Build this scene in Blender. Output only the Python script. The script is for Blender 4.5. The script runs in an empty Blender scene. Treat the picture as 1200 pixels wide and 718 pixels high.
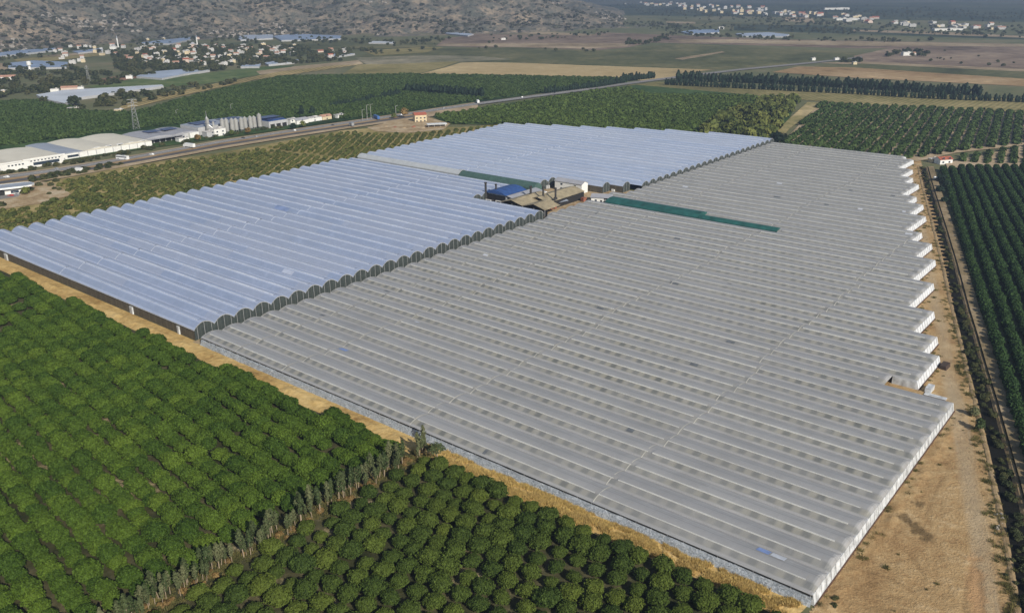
import bpy, math, random
import numpy as np
from mathutils import Vector, Matrix, noise as mnoise

random.seed(7)
rng = np.random.default_rng(7)
scene = bpy.context.scene
COL = scene.collection
R_ = math.radians
HAZE = 0.00018

# ------------------------------------------------------------------ camera / ground frame
H = 134.0                       # flying height of the camera
F, CX, CY = 1019.0, 600.0, 359.0
_v1 = np.array([-1331.0, 370.0, -F]); _v2 = np.array([890.0, 394.0, -F])
_d1 = _v1 / np.linalg.norm(_v1); _d2 = _v2 / np.linalg.norm(_v2)
_up = np.cross(_d2, _d1); _up /= np.linalg.norm(_up)
if _up[1] < 0: _up = -_up
_f = np.array([0, 0, -1.0]); _fy = _f - _up * (_f @ _up); _fy /= np.linalg.norm(_fy)
_fx = np.cross(_fy, _up)
ROT = np.array([_fx, _fy, _up])
def P(x, y, z=0.0):
    """survey: the point at height z that the photograph's pixel (1200 x 718) looks at"""
    d = ROT @ np.array([x - CX, CY - y, -F]); t = (z - H) / d[2]
    return np.array([d[0] * t, d[1] * t])
def pix(X, Y, Z=0.0):
    c = ROT.T @ np.array([X, Y, Z - H])
    if c[2] > -1: return (-9999, -9999)
    return (CX + F * c[0] / -c[2], CY - F * c[1] / -c[2])
def depth(X, Y): return math.hypot(X, Y)
U = (ROT @ _d1)[:2]; U /= np.linalg.norm(U)
V = (ROT @ _d2)[:2]; V /= np.linalg.norm(V)
O = P(951, 709)
def G(u, v): return O + u * U + v * V
def UV(x, y, z=0.0):
    p = P(x, y, z) - O; return float(p @ U), float(p @ V)
ANG_V = math.atan2(V[1], V[0])
ANG_G = math.atan2(-U[1], -U[0])     # local x = -u, local y = v
def in_view(X, Y, Z=2, m=40):
    x, y = pix(X, Y, Z); return -m < x < 1200 + m and -m < y < 718 + m
def inside(poly, x, y):
    c = False; n = len(poly); j = n - 1
    for i in range(n):
        xi, yi = poly[i]; xj, yj = poly[j]
        if (yi > y) != (yj > y) and x < (xj - xi) * (y - yi) / (yj - yi) + xi: c = not c
        j = i
    return c

cam = bpy.data.cameras.new("camera"); cam_o = bpy.data.objects.new("camera", cam); COL.objects.link(cam_o)
cam.sensor_width = 36; cam.lens = F / 1200 * 36; cam.clip_start = 1; cam.clip_end = 40000
m = Matrix.Identity(4)
for i in range(3):
    for j in range(3): m[i][j] = ROT[i][j]
m[2][3] = H
cam_o.matrix_world = m
scene.camera = cam_o

# ------------------------------------------------------------------ light
SUN_AZ, SUN_EL = R_(-60), R_(31)      # direction to the sun, from +X counter-clockwise
w = bpy.data.worlds.new("World"); scene.world = w; w.use_nodes = True
nt = w.node_tree; bg = nt.nodes["Background"]
sky = nt.nodes.new("ShaderNodeTexSky"); sky.sky_type = 'NISHITA'; sky.sun_disc = False
sky.sun_elevation = SUN_EL; sky.sun_rotation = math.pi / 2 - SUN_AZ
sky.air_density = 1.0; sky.dust_density = 1.0
nt.links.new(sky.outputs[0], bg.inputs[0]); bg.inputs[1].default_value = 0.058
sl = bpy.data.lights.new("sun", 'SUN'); sl.energy = 4.9; sl.angle = R_(0.5); sl.color = (1, 0.94, 0.84)
so = bpy.data.objects.new("sun", sl); COL.objects.link(so)
sd = Vector((math.cos(SUN_AZ) * math.cos(SUN_EL), math.sin(SUN_AZ) * math.cos(SUN_EL), math.sin(SUN_EL)))
so.rotation_euler = sd.to_track_quat('Z', 'Y').to_euler()
vs = scene.view_settings; vs.view_transform = 'Standard'; vs.look = 'None'; vs.exposure = 0.42; vs.gamma = 1

# ------------------------------------------------------------------ materials
def new_mat(name):
    mt = bpy.data.materials.new(name); mt.use_nodes = True
    t = mt.node_tree; b = t.nodes["Principled BSDF"]
    return mt, t, b
def node(t, kind, **kw):
    n = t.nodes.new(kind)
    for k, v in kw.items(): setattr(n, k, v)
    return n
def ramp(t, fac, stops):
    r = t.nodes.new("ShaderNodeValToRGB"); el = r.color_ramp.elements
    while len(el) < len(stops): el.new(0.5)
    for e, (p, c) in zip(el, stops):
        e.position = p; e.color = (*c, 1) if len(c) == 3 else c
    if fac is not None: t.links.new(fac, r.inputs[0])
    return r.outputs[0]
def math_n(t, op, a, b=None, c=None):
    n = node(t, "ShaderNodeMath", operation=op)
    for i, x in enumerate((a, b, c)):
        if x is None: continue
        if isinstance(x, (int, float)): n.inputs[i].default_value = x
        else: t.links.new(x, n.inputs[i])
    return n.outputs[0]
def mixc(t, fac, a, b, blend='MIX'):
    n = node(t, "ShaderNodeMix", data_type='RGBA', blend_type=blend)
    for i, x in ((0, fac), (6, a), (7, b)):
        if isinstance(x, (int, float)): n.inputs[i].default_value = x
        elif isinstance(x, tuple): n.inputs[i].default_value = (*x, 1)
        else: t.links.new(x, n.inputs[i])
    return n.outputs[2]
def noise_n(t, vec, scale, detail=3, rough=0.55, dist=0.0):
    n = node(t, "ShaderNodeTexNoise"); n.inputs["Scale"].default_value = scale
    n.inputs["Detail"].default_value = detail; n.inputs["Roughness"].default_value = rough
    n.inputs["Distortion"].default_value = dist
    if vec is not None: t.links.new(vec, n.inputs["Vector"])
    return n.outputs[0]
def bump_n(t, b, h, dist, strength=1.0):
    bn = node(t, "ShaderNodeBump"); bn.inputs["Distance"].default_value = dist; bn.inputs["Strength"].default_value = strength
    t.links.new(h, bn.inputs["Height"]); t.links.new(bn.outputs[0], b.inputs["Normal"])
def wpos(t): return node(t, "ShaderNodeNewGeometry").outputs["Position"]

def plain(name, c, rough=0.6, var=0.12, scale=0.6, metal=0.0, spec=0.4):
    """one colour with weathering noise"""
    mt, t, b = new_mat(name)
    n = noise_n(t, wpos(t), scale, 4)
    lo = tuple(x * (1 - var) for x in c); hi = tuple(min(1, x * (1 + var)) for x in c)
    t.links.new(ramp(t, n, [(0.3, lo), (0.7, hi)]), b.inputs["Base Color"])
    b.inputs["Roughness"].default_value = rough; b.inputs["Metallic"].default_value = metal
    b.inputs["Specular IOR Level"].default_value = spec
    return mt
def soil(name, cols, scales=(0.02, 0.25), rough=0.95, bump=0.15, streak=None):
    """ground: large patches times fine grain; streak = (angle, period, strength) for rows or tracks"""
    mt, t, b = new_mat(name)
    p = wpos(t)
    n1 = noise_n(t, p, scales[0], 5, 0.6, 0.4); n2 = noise_n(t, p, scales[1], 6, 0.65)
    s = math_n(t, 'ADD', math_n(t, 'MULTIPLY', n1, 0.6), math_n(t, 'MULTIPLY', n2, 0.4))
    k = len(cols)
    c = ramp(t, s, [(0.36 + 0.28 * i / (k - 1), cols[i]) for i in range(k)])
    if streak:
        a, per, st = streak
        mp = node(t, "ShaderNodeMapping"); mp.inputs["Rotation"].default_value = (0, 0, -a)
        t.links.new(p, mp.inputs[0])
        wv = node(t, "ShaderNodeTexWave"); wv.inputs["Scale"].default_value = 0.314 / per * 1.0
        wv.inputs["Distortion"].default_value = 1.5; wv.inputs["Detail"].default_value = 2
        wv.inputs["Detail Scale"].default_value = 1.0; wv.bands_direction = 'Y'
        t.links.new(mp.outputs[0], wv.inputs[0])
        c = mixc(t, st, c, ramp(t, wv.outputs[1], [(0.25, cols[0]), (0.75, cols[-1])]))
    t.links.new(c, b.inputs["Base Color"])
    b.inputs["Roughness"].default_value = rough; b.inputs["Specular IOR Level"].default_value = 0.15
    if bump: bump_n(t, b, n2, bump)
    return mt
def foliage(name, dark, light, scale=0.9, tint=(0.25, 0.2, 0.03), tint_amt=0.25):
    mt, t, b = new_mat(name)
    oc = node(t, "ShaderNodeTexCoord").outputs["Object"]
    oi = node(t, "ShaderNodeObjectInfo")
    n = noise_n(t, oc, scale, 4, 0.7)
    n2 = noise_n(t, oc, scale * 5, 2, 0.6)
    s = math_n(t, 'ADD', math_n(t, 'MULTIPLY', n, 0.65), math_n(t, 'MULTIPLY', n2, 0.35))
    c = ramp(t, s, [(0.34, dark), (0.64, light)])
    big = noise_n(t, wpos(t), 0.018, 3)
    f = math_n(t, 'MULTIPLY', math_n(t, 'MULTIPLY', oi.outputs["Random"], big), tint_amt * 2)
    c = mixc(t, f, c, tint)
    v = math_n(t, 'ADD', math_n(t, 'MULTIPLY', oi.outputs["Random"], 0.4), 0.8)
    hsv = node(t, "ShaderNodeHueSaturation"); t.links.new(c, hsv.inputs["Color"]); t.links.new(v, hsv.inputs["Value"])
    t.links.new(hsv.outputs[0], b.inputs["Base Color"])
    b.inputs["Roughness"].default_value = 0.7; b.inputs["Specular IOR Level"].default_value = 0.12
    return mt

M = {}
M['bark'] = plain("bark", (0.10, 0.075, 0.05), 0.9)
M['palebark'] = plain("palebark", (0.30, 0.235, 0.16), 0.85)
M['leaf_dense'] = foliage("leaf_dense", (0.008, 0.024, 0.004), (0.075, 0.135, 0.016), 1.3, (0.11, 0.14, 0.014), 0.3)
M['leaf_round'] = foliage("leaf_round", (0.008, 0.022, 0.005), (0.076, 0.118, 0.020), 1.2, (0.11, 0.12, 0.016), 0.35)
M['leaf_row'] = foliage("leaf_row", (0.010, 0.030, 0.010), (0.038, 0.075, 0.020), 0.9, (0.05, 0.07, 0.015), 0.2)
M['leaf_olive'] = foliage("leaf_olive", (0.028, 0.046, 0.012), (0.098, 0.122, 0.034), 0.8, (0.22, 0.18, 0.05), 0.3)
M['leaf_grey'] = foliage("leaf_grey", (0.022, 0.040, 0.014), (0.078, 0.108, 0.038), 0.8, (0.16, 0.14, 0.08), 0.4)
M['leaf_pine'] = foliage("leaf_pine", (0.008, 0.018, 0.012), (0.024, 0.042, 0.024), 0.5, (0.03, 0.05, 0.02), 0.2)
M['leaf_far'] = foliage("leaf_far", (0.024, 0.048, 0.010), (0.085, 0.130, 0.028), 0.5, (0.10, 0.12, 0.03), 0.3)
M['leaf_mixed'] = foliage("leaf_mixed", (0.030, 0.050, 0.012), (0.12, 0.15, 0.04), 0.5, (0.17, 0.16, 0.04), 0.5)
M['leaf_bush'] = foliage("leaf_bush", (0.022, 0.032, 0.014), (0.06, 0.075, 0.03), 0.8, (0.10, 0.08, 0.03), 0.4)
M['leaf_dry'] = foliage("leaf_dry", (0.10, 0.06, 0.025), (0.24, 0.16, 0.06), 0.8, (0.2, 0.14, 0.05), 0.3)

M['sand'] = soil("sand", [(0.22, 0.140, 0.055), (0.36, 0.245, 0.105), (0.42, 0.30, 0.145), (0.52, 0.38, 0.20)], (0.045, 0.3), bump=0.5)
M['verge'] = soil("verge", [(0.30, 0.18, 0.06), (0.50, 0.34, 0.13), (0.62, 0.45, 0.20)], (0.05, 0.6), bump=0.5)
M['soil_orchard'] = soil("soil_orchard", [(0.022, 0.028, 0.010), (0.040, 0.042, 0.017), (0.06, 0.058, 0.026), (0.10, 0.088, 0.044), (0.40, 0.32, 0.18)], (0.04, 0.3))  # shade of the gaps between crowns darkened into the soil; pale end is bare ground
M['soil_right'] = soil("soil_right", [(0.14, 0.11, 0.06), (0.24, 0.18, 0.10), (0.36, 0.28, 0.18)], (0.05, 0.4))
M['soil_olive'] = soil("soil_olive", [(0.13, 0.12, 0.04), (0.26, 0.21, 0.08), (0.48, 0.37, 0.18)], (0.02, 0.2))
M['dirt'] = soil("dirt", [(0.27, 0.20, 0.12), (0.38, 0.29, 0.18), (0.48, 0.38, 0.26)], (0.03, 0.25))
M['yard'] = soil("yard", [(0.20, 0.13, 0.07), (0.38, 0.28, 0.16), (0.50, 0.42, 0.30)], (0.08, 0.4))
M['plain'] = soil("plain", [(0.075, 0.09, 0.04), (0.13, 0.135, 0.065), (0.20, 0.17, 0.10)], (0.004, 0.03), bump=0)
M['asphalt'] = soil("asphalt", [(0.085, 0.08, 0.08), (0.12, 0.115, 0.112)], (0.05, 0.6), 0.85, 0)
M['asphalt_pale'] = soil("asphalt_pale", [(0.20, 0.19, 0.18), (0.25, 0.24, 0.23)], (0.05, 0.6), 0.85, 0)
M['wet'] = soil("wet", [(0.004, 0.004, 0.003), (0.010, 0.010, 0.007)], (0.1, 0.8), 0.95, 0.2)  # shadow inside the ditch painted in as near-black soil
M['bank'] = soil("bank", [(0.16, 0.11, 0.055), (0.28, 0.20, 0.11), (0.38, 0.28, 0.16)], (0.08, 0.7), bump=0.4)

# ------------------------------------------------------------------ mesh builder and tags
class MB:
    def __init__(s): s.v = []; s.f = []; s.m = []; s.uv = []
    def quad(s, a, b, c, d, mi=0, uv=None):
        n = len(s.v); s.v += [a, b, c, d]; s.f.append((n, n + 1, n + 2, n + 3)); s.m.append(mi); s.uv.append(uv)
    def poly(s, pts, mi=0):
        n = len(s.v); s.v += [tuple(p) for p in pts]; s.f.append(tuple(range(n, n + len(pts)))); s.m.append(mi); s.uv.append(None)
    def box(s, c, size, rz=0, mi=0):
        cx, cy, cz = c; hx, hy, hz = size[0] / 2, size[1] / 2, size[2] / 2
        co, si = math.cos(rz), math.sin(rz); n = len(s.v)
        for dz in (-hz, hz):
            for dx, dy in ((-hx, -hy), (hx, -hy), (hx, hy), (-hx, hy)):
                s.v.append((cx + dx * co - dy * si, cy + dx * si + dy * co, cz + dz))
        for q in ((3, 2, 1, 0), (4, 5, 6, 7), (0, 1, 5, 4), (1, 2, 6, 5), (2, 3, 7, 6), (3, 0, 4, 7)):
            s.f.append(tuple(n + i for i in q)); s.m.append(mi); s.uv.append(None)
    def tube(s, pts, rad, k=8, mi=0, cap=True):
        """swept circle through pts, rad = one radius or one per point"""
        if not hasattr(rad, '__len__'): rad = [rad] * len(pts)
        rings = []
        for i, p in enumerate(pts):
            p = Vector(p); a = Vector(pts[max(0, i - 1)]); b = Vector(pts[min(len(pts) - 1, i + 1)])
            d = (b - a).normalized(); x = d.orthogonal().normalized(); y = d.cross(x)
            n = len(s.v); rings.append(n)
            for j in range(k):
                t = 2 * math.pi * j / k; q = p + (x * math.cos(t) + y * math.sin(t)) * rad[i]; s.v.append(tuple(q))
        for a, b in zip(rings, rings[1:]):
            for j in range(k):
                s.f.append((a + j, a + (j + 1) % k, b + (j + 1) % k, b + j)); s.m.append(mi); s.uv.append(None)
        if cap:
            s.f.append(tuple(rings[0] + j for j in reversed(range(k)))); s.m.append(mi); s.uv.append(None)
            s.f.append(tuple(rings[-1] + j for j in range(k))); s.m.append(mi); s.uv.append(None)
    def mesh(s, name, mats, smooth=False):
        me = bpy.data.meshes.new(name); me.from_pydata(s.v, [], s.f)
        for mt in (mats if isinstance(mats, (list, tuple)) else [mats]): me.materials.append(mt)
        if any(s.m): me.polygons.foreach_set("material_index", s.m)
        if any(u is not None for u in s.uv):
            ul = me.uv_layers.new(name="UVMap"); flat = []
            for f, u in zip(s.f, s.uv):
                for i in range(len(f)): flat += list(u[i]) if u is not None else [0.0, 0.0]
            ul.data.foreach_set("uv", flat)
        if smooth: me.polygons.foreach_set("use_smooth", [True] * len(me.polygons))
        me.update(); return me
    def build(s, name, mats, parent=None, loc=None, rz=0.0, smooth=False):
        return put(name, s.mesh(name, mats, smooth), parent, loc, rz)
def put(name, me, parent=None, loc=None, rz=0.0):
    o = bpy.data.objects.new(name, me); COL.objects.link(o)
    if parent is not None: o.parent = parent
    if loc is not None: o.location = loc
    o.rotation_euler = (0, 0, rz); return o
def tag(o, label=None, cat=None, group=None, kind=None):
    if label and len(label.split()) > 16: print('LONG', len(label.split()), label)
    if label: o["label"] = label
    if cat: o["category"] = cat
    if group: o["group"] = group
    if kind: o["kind"] = kind
    return o
def thing(name, label, cat, loc=(0, 0, 0), rz=0.0, group=None):
    return tag(put(name, None, None, loc, rz), label, cat, group)
def structure(o): o["kind"] = "structure"; return o
_zlayer = [0.02]; _zstep = [0.02]
def patch(name, pts, mat, z=None, px=True):
    """a sheet of ground; each later sheet lies a little higher"""
    if z is None: _zlayer[0] += _zstep[0]; z = _zlayer[0]
    w_ = [P(*p) for p in pts] if px else [G(*p) for p in pts]
    mb = MB(); mb.poly([(p[0], p[1], z) for p in w_])
    if sum(w_[i][0] * w_[(i + 1) % len(w_)][1] - w_[(i + 1) % len(w_)][0] * w_[i][1] for i in range(len(w_))) < 0: mb.f[0] = tuple(reversed(mb.f[0]))
    return structure(mb.build(name, mat))
def strip(name, line, half, mat, z=None, off=0.0):
    """a ribbon along world points"""
    if z is None: _zlayer[0] += _zstep[0]; z = _zlayer[0]
    mb = MB(); L = [Vector((p[0], p[1])) for p in line]; ed = []
    for i, p in enumerate(L):
        d = (L[min(i + 1, len(L) - 1)] - L[max(i - 1, 0)]).normalized(); n = Vector((-d.y, d.x))
        ed.append((p + n * (off + half), p + n * (off - half)))
    for (a, b), (c, d) in zip(ed, ed[1:]): mb.quad((b.x, b.y, z), (d.x, d.y, z), (c.x, c.y, z), (a.x, a.y, z))
    return structure(mb.build(name, mat))
ORD = ["first", "second", "third", "fourth", "fifth", "sixth", "seventh", "eighth", "ninth", "tenth", "eleventh", "twelfth", "thirteenth", "fourteenth", "fifteenth", "sixteenth", "seventeenth", "eighteenth", "nineteenth", "twentieth"]
ORD += ["twenty-" + x for x in ORD[:9]] + ["thirtieth"] + ["thirty-" + x for x in ORD[:9]] + ["fortieth"]

# ------------------------------------------------------------------ plants
def leaves(mb_v, mb_f, pts, nrm, size, rg):
    n = len(pts); a = np.cross(nrm, rg.normal(size=(n, 3))); a /= np.linalg.norm(a, axis=1)[:, None] + 1e-9
    b = np.cross(nrm, a); s = size * rg.uniform(0.6, 1.35, n)[:, None] * 0.5
    q = np.stack([pts - a * s - b * s, pts + a * s - b * s * .7, pts + a * s * .8 + b * s, pts - a * s + b * s * .8], 1).reshape(-1, 3)
    base = len(mb_v); mb_v += [tuple(x) for x in q.tolist()]
    mb_f += [(base + 4 * i, base + 4 * i + 1, base + 4 * i + 2, base + 4 * i + 3) for i in range(n)]
def crown_mesh(name, mat, seed, rx, z0, z1, n, leaf, kind='dome', core=0.8, lump=0.22):
    rg = np.random.default_rng(seed); vs_, fs = [], []
    lum = rg.normal(size=(42, 3)); lum /= np.linalg.norm(lum, axis=1)[:, None]; lum[:, 2] = np.abs(lum[:, 2]) * 0.8
    amp = rg.uniform(0.1, 1.0, 42)
    def rad(d):
        return 1 - lump * 0.5 + lump * (np.maximum(0, d @ lum.T - 0.82) / 0.18 * amp).max(1)
    d = rg.normal(size=(n, 3)); d /= np.linalg.norm(d, axis=1)[:, None]
    if kind == 'dome': d[:, 2] = np.where(d[:, 2] < -0.35, -d[:, 2], d[:, 2])
    r = rad(d) * rg.uniform(0.80, 1.10, n)
    hz = (z1 - z0)
    def place(d, r):
        if kind == 'dome': return np.stack([d[:, 0] * rx * r, d[:, 1] * rx * r, z0 + hz * (0.36 + 0.64 * d[:, 2] * r * np.where(d[:, 2] < 0, 0.57, 1))], 1)
        if kind == 'cone':
            t = (d[:, 2] + 1) / 2; k = rx * (1.05 - t) * r * 1.15
            h = np.hypot(d[:, 0], d[:, 1]) + 1e-6
            return np.stack([d[:, 0] / h * k, d[:, 1] / h * k, z0 + hz * t], 1)
        t = (d[:, 2] + 1) / 2; h = np.hypot(d[:, 0], d[:, 1]) + 1e-6     # column
        k = rx * r * np.sin(np.pi * np.clip(0.12 + 0.85 * t, 0, 1)) ** 0.7
        return np.stack([d[:, 0] / h * k, d[:, 1] / h * k, z0 + hz * t], 1)
    pts = place(d, r)
    if kind == 'column': pts[:, :2] *= rg.uniform(0.25, 1.0, n)[:, None]
    nr = d * 0.8 + rg.normal(size=(n, 3)) * 0.6 + np.array([0, 0, 0.35]); nr /= np.linalg.norm(nr, axis=1)[:, None]
    leaves(vs_, fs, pts, nr, leaf, rg)
    if core:
        A, B = (12, 7) if n > 300 else (7, 4); base = len(vs_)
        for i in range(B + 1):
            th = math.pi * i / B
            dd = np.array([[math.sin(th) * math.cos(2 * math.pi * j / A), math.sin(th) * math.sin(2 * math.pi * j / A), math.cos(th)] for j in range(A)])
            for q in place(dd, rad(dd) * core): vs_.append(tuple(q.tolist()))
        for i in range(B):
            for j in range(A):
                fs.append((base + i * A + j, base + (i + 1) * A + j, base + (i + 1) * A + (j + 1) % A, base + i * A + (j + 1) % A))
    me = bpy.data.meshes.new(name); me.from_pydata(vs_, [], fs); me.materials.append(mat); me.update(); return me
def trunk_mesh(name, h, r, seed, mat, limbs=3):
    rg = random.Random(seed); mb = MB()
    lean = (rg.uniform(-.04, .04) * h, rg.uniform(-.04, .04) * h)
    mb.tube([(0, 0, -0.1), (lean[0] * .5, lean[1] * .5, h * .5), (lean[0], lean[1], h)], [r, r * .8, r * .45], 6)
    for i in range(limbs):
        a = 6.28 * i / limbs + rg.random(); z = h * rg.uniform(.45, .7)
        mb.tube([(lean[0] * .5, lean[1] * .5, z), (math.cos(a) * h * .25, math.sin(a) * h * .25, z + h * .3)], [r * .5, r * .2], 5)
    return mb.mesh(name, mat)
def plant_trees(name, variants, trunks, spots, label_of, group_of, cat="tree", tilt=0, row_ang=None):
    """every tree a thing: Empty > crown, trunk; the meshes are shared"""
    out = []
    for i, (x, y, s, extra) in enumerate(spots):
        k = random.randrange(len(variants)); rz = random.uniform(0, 6.28)
        o = thing(name, label_of(extra), cat, (x, y, 0), rz, group_of(extra))
        o.scale = (s * random.uniform(.88, 1.12), s * random.uniform(.88, 1.12), s * random.uniform(0.86, 1.16))
        if tilt: o.rotation_euler = (random.gauss(0, tilt), random.gauss(0, tilt), rz)
        if row_ang is not None: o.rotation_euler = (0, 0, row_ang + random.choice((0, math.pi)) + random.gauss(0, .15)); o.scale = (s * 1.14, s * random.uniform(.90, 1.0), o.scale[2])
        put("crown", variants[k], o); put("trunk", trunks[k % len(trunks)], o); out.append(o)
    return out
def plant_single(name, variants, spots, label_of, group_of, cat="tree"):
    out = []
    for i, (x, y, s, extra) in enumerate(spots):
        k = i if i < len(variants) else random.randrange(len(variants))
        o = put(name, variants[k], None, (x, y, 0), random.uniform(0, 6.28)); o.scale = (s, s, s * random.uniform(0.88, 1.12))
        tag(o, label_of(extra), cat, group_of(extra)); out.append(o)
    return out
def joined(crown, trunk, name):
    """crown and trunk in one mesh for trees only a few pixels high"""
    vs_ = [tuple(v.co) for v in crown.vertices] + [tuple(v.co) for v in trunk.vertices]; n = len(crown.vertices)
    fs = [tuple(p.vertices) for p in crown.polygons] + [tuple(n + i for i in p.vertices) for p in trunk.polygons]
    me = bpy.data.meshes.new(name); me.from_pydata(vs_, [], fs)
    me.materials.append(crown.materials[0]); me.materials.append(trunk.materials[0])
    me.polygons.foreach_set("material_index", [0] * len(crown.polygons) + [1] * len(trunk.polygons)); me.update(); return me
def scatter(name, pts, protos, smin, smax, label, cat, seed=0, flat=1.0):
    """what nobody could count: ONE object whose points carry copies of the trees standing beside it"""
    me = bpy.data.meshes.new(name); me.from_pydata([(p[0], p[1], p[2] if len(p) > 2 else 0.0) for p in pts], [], [])
    o = put(name, me); tag(o, label, cat, None, "stuff")
    ng = bpy.data.node_groups.new(name, 'GeometryNodeTree')
    ng.interface.new_socket("Geometry", in_out='INPUT', socket_type='NodeSocketGeometry')
    ng.interface.new_socket("Geometry", in_out='OUTPUT', socket_type='NodeSocketGeometry')
    gi = ng.nodes.new('NodeGroupInput'); go = ng.nodes.new('NodeGroupOutput')
    iop = ng.nodes.new('GeometryNodeInstanceOnPoints'); g2i = ng.nodes.new('GeometryNodeGeometryToInstance')
    for p in protos:
        oi = ng.nodes.new('GeometryNodeObjectInfo'); oi.inputs['Object'].default_value = p
        oi.inputs['As Instance'].default_value = True
        ng.links.new(oi.outputs['Geometry'], g2i.inputs[0])
    iop.inputs['Pick Instance'].default_value = len(protos) > 1
    ri = ng.nodes.new('FunctionNodeRandomValue'); ri.data_type = 'INT'
    ri.inputs[4].default_value = 0; ri.inputs[5].default_value = len(protos) - 1; ri.inputs[8].default_value = seed
    rr = ng.nodes.new('FunctionNodeRandomValue'); rr.data_type = 'FLOAT_VECTOR'
    rr.inputs[0].default_value = (0, 0, 0); rr.inputs[1].default_value = (0, 0, 6.28); rr.inputs[8].default_value = seed + 1
    rs = ng.nodes.new('FunctionNodeRandomValue'); rs.data_type = 'FLOAT'
    rs.inputs[2].default_value = smin; rs.inputs[3].default_value = smax; rs.inputs[8].default_value = seed + 2
    ng.links.new(gi.outputs[0], iop.inputs['Points'])
    if len(protos) > 1:
        ng.links.new(g2i.outputs[0], iop.inputs['Instance']); ng.links.new(ri.outputs[2], iop.inputs['Instance Index'])
    else: ng.links.new(oi.outputs['Geometry'], iop.inputs['Instance'])
    ng.links.new(rr.outputs[0], iop.inputs['Rotation']); ng.links.new(rs.outputs[1], iop.inputs['Scale'])
    ng.links.new(iop.outputs[0], go.inputs[0])
    md = o.modifiers.new("scatter", 'NODES'); md.node_group = ng
    return o
def lattice(poly_w, ang, row, step, jit=0.15, stagger=False, skip=0.0):
    """points (x, y, row index) in a world polygon on rows of direction ang"""
    c, s = math.cos(ang), math.sin(ang); pts = []
    rp = [(x * c + y * s, -x * s + y * c) for x, y in poly_w]
    a0, a1 = min(p[0] for p in rp), max(p[0] for p in rp); b0, b1 = min(p[1] for p in rp), max(p[1] for p in rp)
    i0 = math.floor(b0 / row)
    for i in range(i0, math.ceil(b1 / row) + 1):
        a = math.floor(a0 / step) * step + (step / 2 if stagger and i % 2 else 0)
        while a < a1:
            x_, y_ = a + random.gauss(0, jit) * step, i * row + random.gauss(0, jit) * row * 0.5
            if inside(rp, x_, y_) and random.random() >= skip: pts.append((x_ * c - y_ * s, x_ * s + y_ * c, i))
            a += step
    return pts

# ------------------------------------------------------------------ ground
mb = MB(); mb.quad((-9000, -600, 0), (9000, -600, 0), (9000, 12000, 0), (-9000, 12000, 0)); structure(mb.build("ground", M['plain']))

def fld(name, cols, sc=(0.008, 0.06), streak=None):
    k = lambda c, f, g: (min(1, c[0] * f), min(1, c[1] * f), min(1, c[2] * f * g))
    return soil(name, [k(cols[0], .6, 1)] + cols + [k(cols[-1], 1.4, .95)], (sc[0] * .8, sc[1]), bump=0, streak=streak)
C_olive = [(0.07, 0.078, 0.030), (0.105, 0.108, 0.045), (0.155, 0.14, 0.065)]
C_brown = [(0.14, 0.10, 0.07), (0.20, 0.145, 0.105), (0.26, 0.195, 0.14)]
C_straw = [(0.33, 0.25, 0.12), (0.40, 0.30, 0.15), (0.45, 0.35, 0.19)]
C_green = [(0.020, 0.045, 0.012), (0.035, 0.07, 0.018), (0.06, 0.10, 0.03)]
C_yel = [(0.13, 0.12, 0.045), (0.20, 0.175, 0.065), (0.29, 0.24, 0.11)]
C_tan = [(0.24, 0.18, 0.11), (0.31, 0.24, 0.15), (0.38, 0.30, 0.20)]
C_orange = [(0.26, 0.17, 0.08), (0.33, 0.22, 0.11), (0.38, 0.27, 0.15)]
M['f_olive'] = fld("f_olive", C_olive); M['f_brown'] = fld("f_brown", C_brown, (0.006, 0.04))
M['f_straw'] = fld("f_straw", C_straw, (0.006, 0.05), (R_(20), 9, 0.25)); M['f_green'] = fld("f_green", C_green, (0.01, 0.12))
M['f_yel'] = fld("f_yel", C_yel, (0.008, 0.08), (ANG_V, 6, 0.25)); M['f_tan'] = fld("f_tan", C_tan); M['f_orange'] = fld("f_orange", C_orange)
M['f_dark'] = fld("f_dark", [(0.02, 0.035, 0.02), (0.04, 0.055, 0.03), (0.07, 0.08, 0.045)], (0.004, 0.03))

# far plain, from the hills towards the greenhouses
patch("far_woodland", [(600, 4), (900, 3), (1700, 2), (1700, 24), (1180, 26), (900, 20), (720, 18), (600, 22)], M['f_dark'])
patch("distant_field", [(770, 22), (830, 24), (905, 29), (900, 33), (800, 30)], M['f_olive'])
patch("distant_field", [(780, 25.3), (815, 26), (815, 28), (782, 27.3)], M['f_tan'])
patch("distant_field", [(915, 20), (952, 21), (955, 27), (918, 25)], M['f_tan'])
patch("distant_field", [(860, 29), (960, 30), (1050, 36), (1210, 42), (1210, 47), (1000, 40), (860, 36)], M['f_dark'])
patch("distant_field", [(1000, 35), (1110, 38), (1210, 43), (1210, 45), (1100, 41), (1000, 37)], M['f_tan'])
patch("distant_field", [(700, 38), (800, 42), (900, 46), (1210, 52), (1210, 57), (1000, 57), (870, 53), (760, 50), (690, 46)], M['f_brown'])
patch("distant_field", [(790, 46.5), (880, 46.5), (1200, 52), (1200, 55), (1000, 54), (880, 51), (800, 50)], M['f_tan'])
patch("distant_field", [(495, 49), (560, 40), (700, 42), (785, 46), (765, 50), (735, 56), (690, 60), (600, 57), (505, 54)], M['f_brown'])
patch("distant_field", [(520, 51.5), (600, 51), (740, 51), (735, 54.5), (690, 57.5), (600, 55), (515, 53.5)], M['f_tan'])
patch("distant_field", [(580, 38), (640, 37.5), (700, 40.5), (690, 42.5), (620, 40)], M['f_tan'])
patch("farmland", [(415, 68), (450, 58), (600, 55.5), (720, 60), (745, 56), (800, 51.5), (900, 56.5), (1010, 62), (1042, 66), (960, 73), (900, 78), (838, 82), (772, 80), (600, 74), (540, 73), (430, 76)], M['f_olive'])
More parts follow.
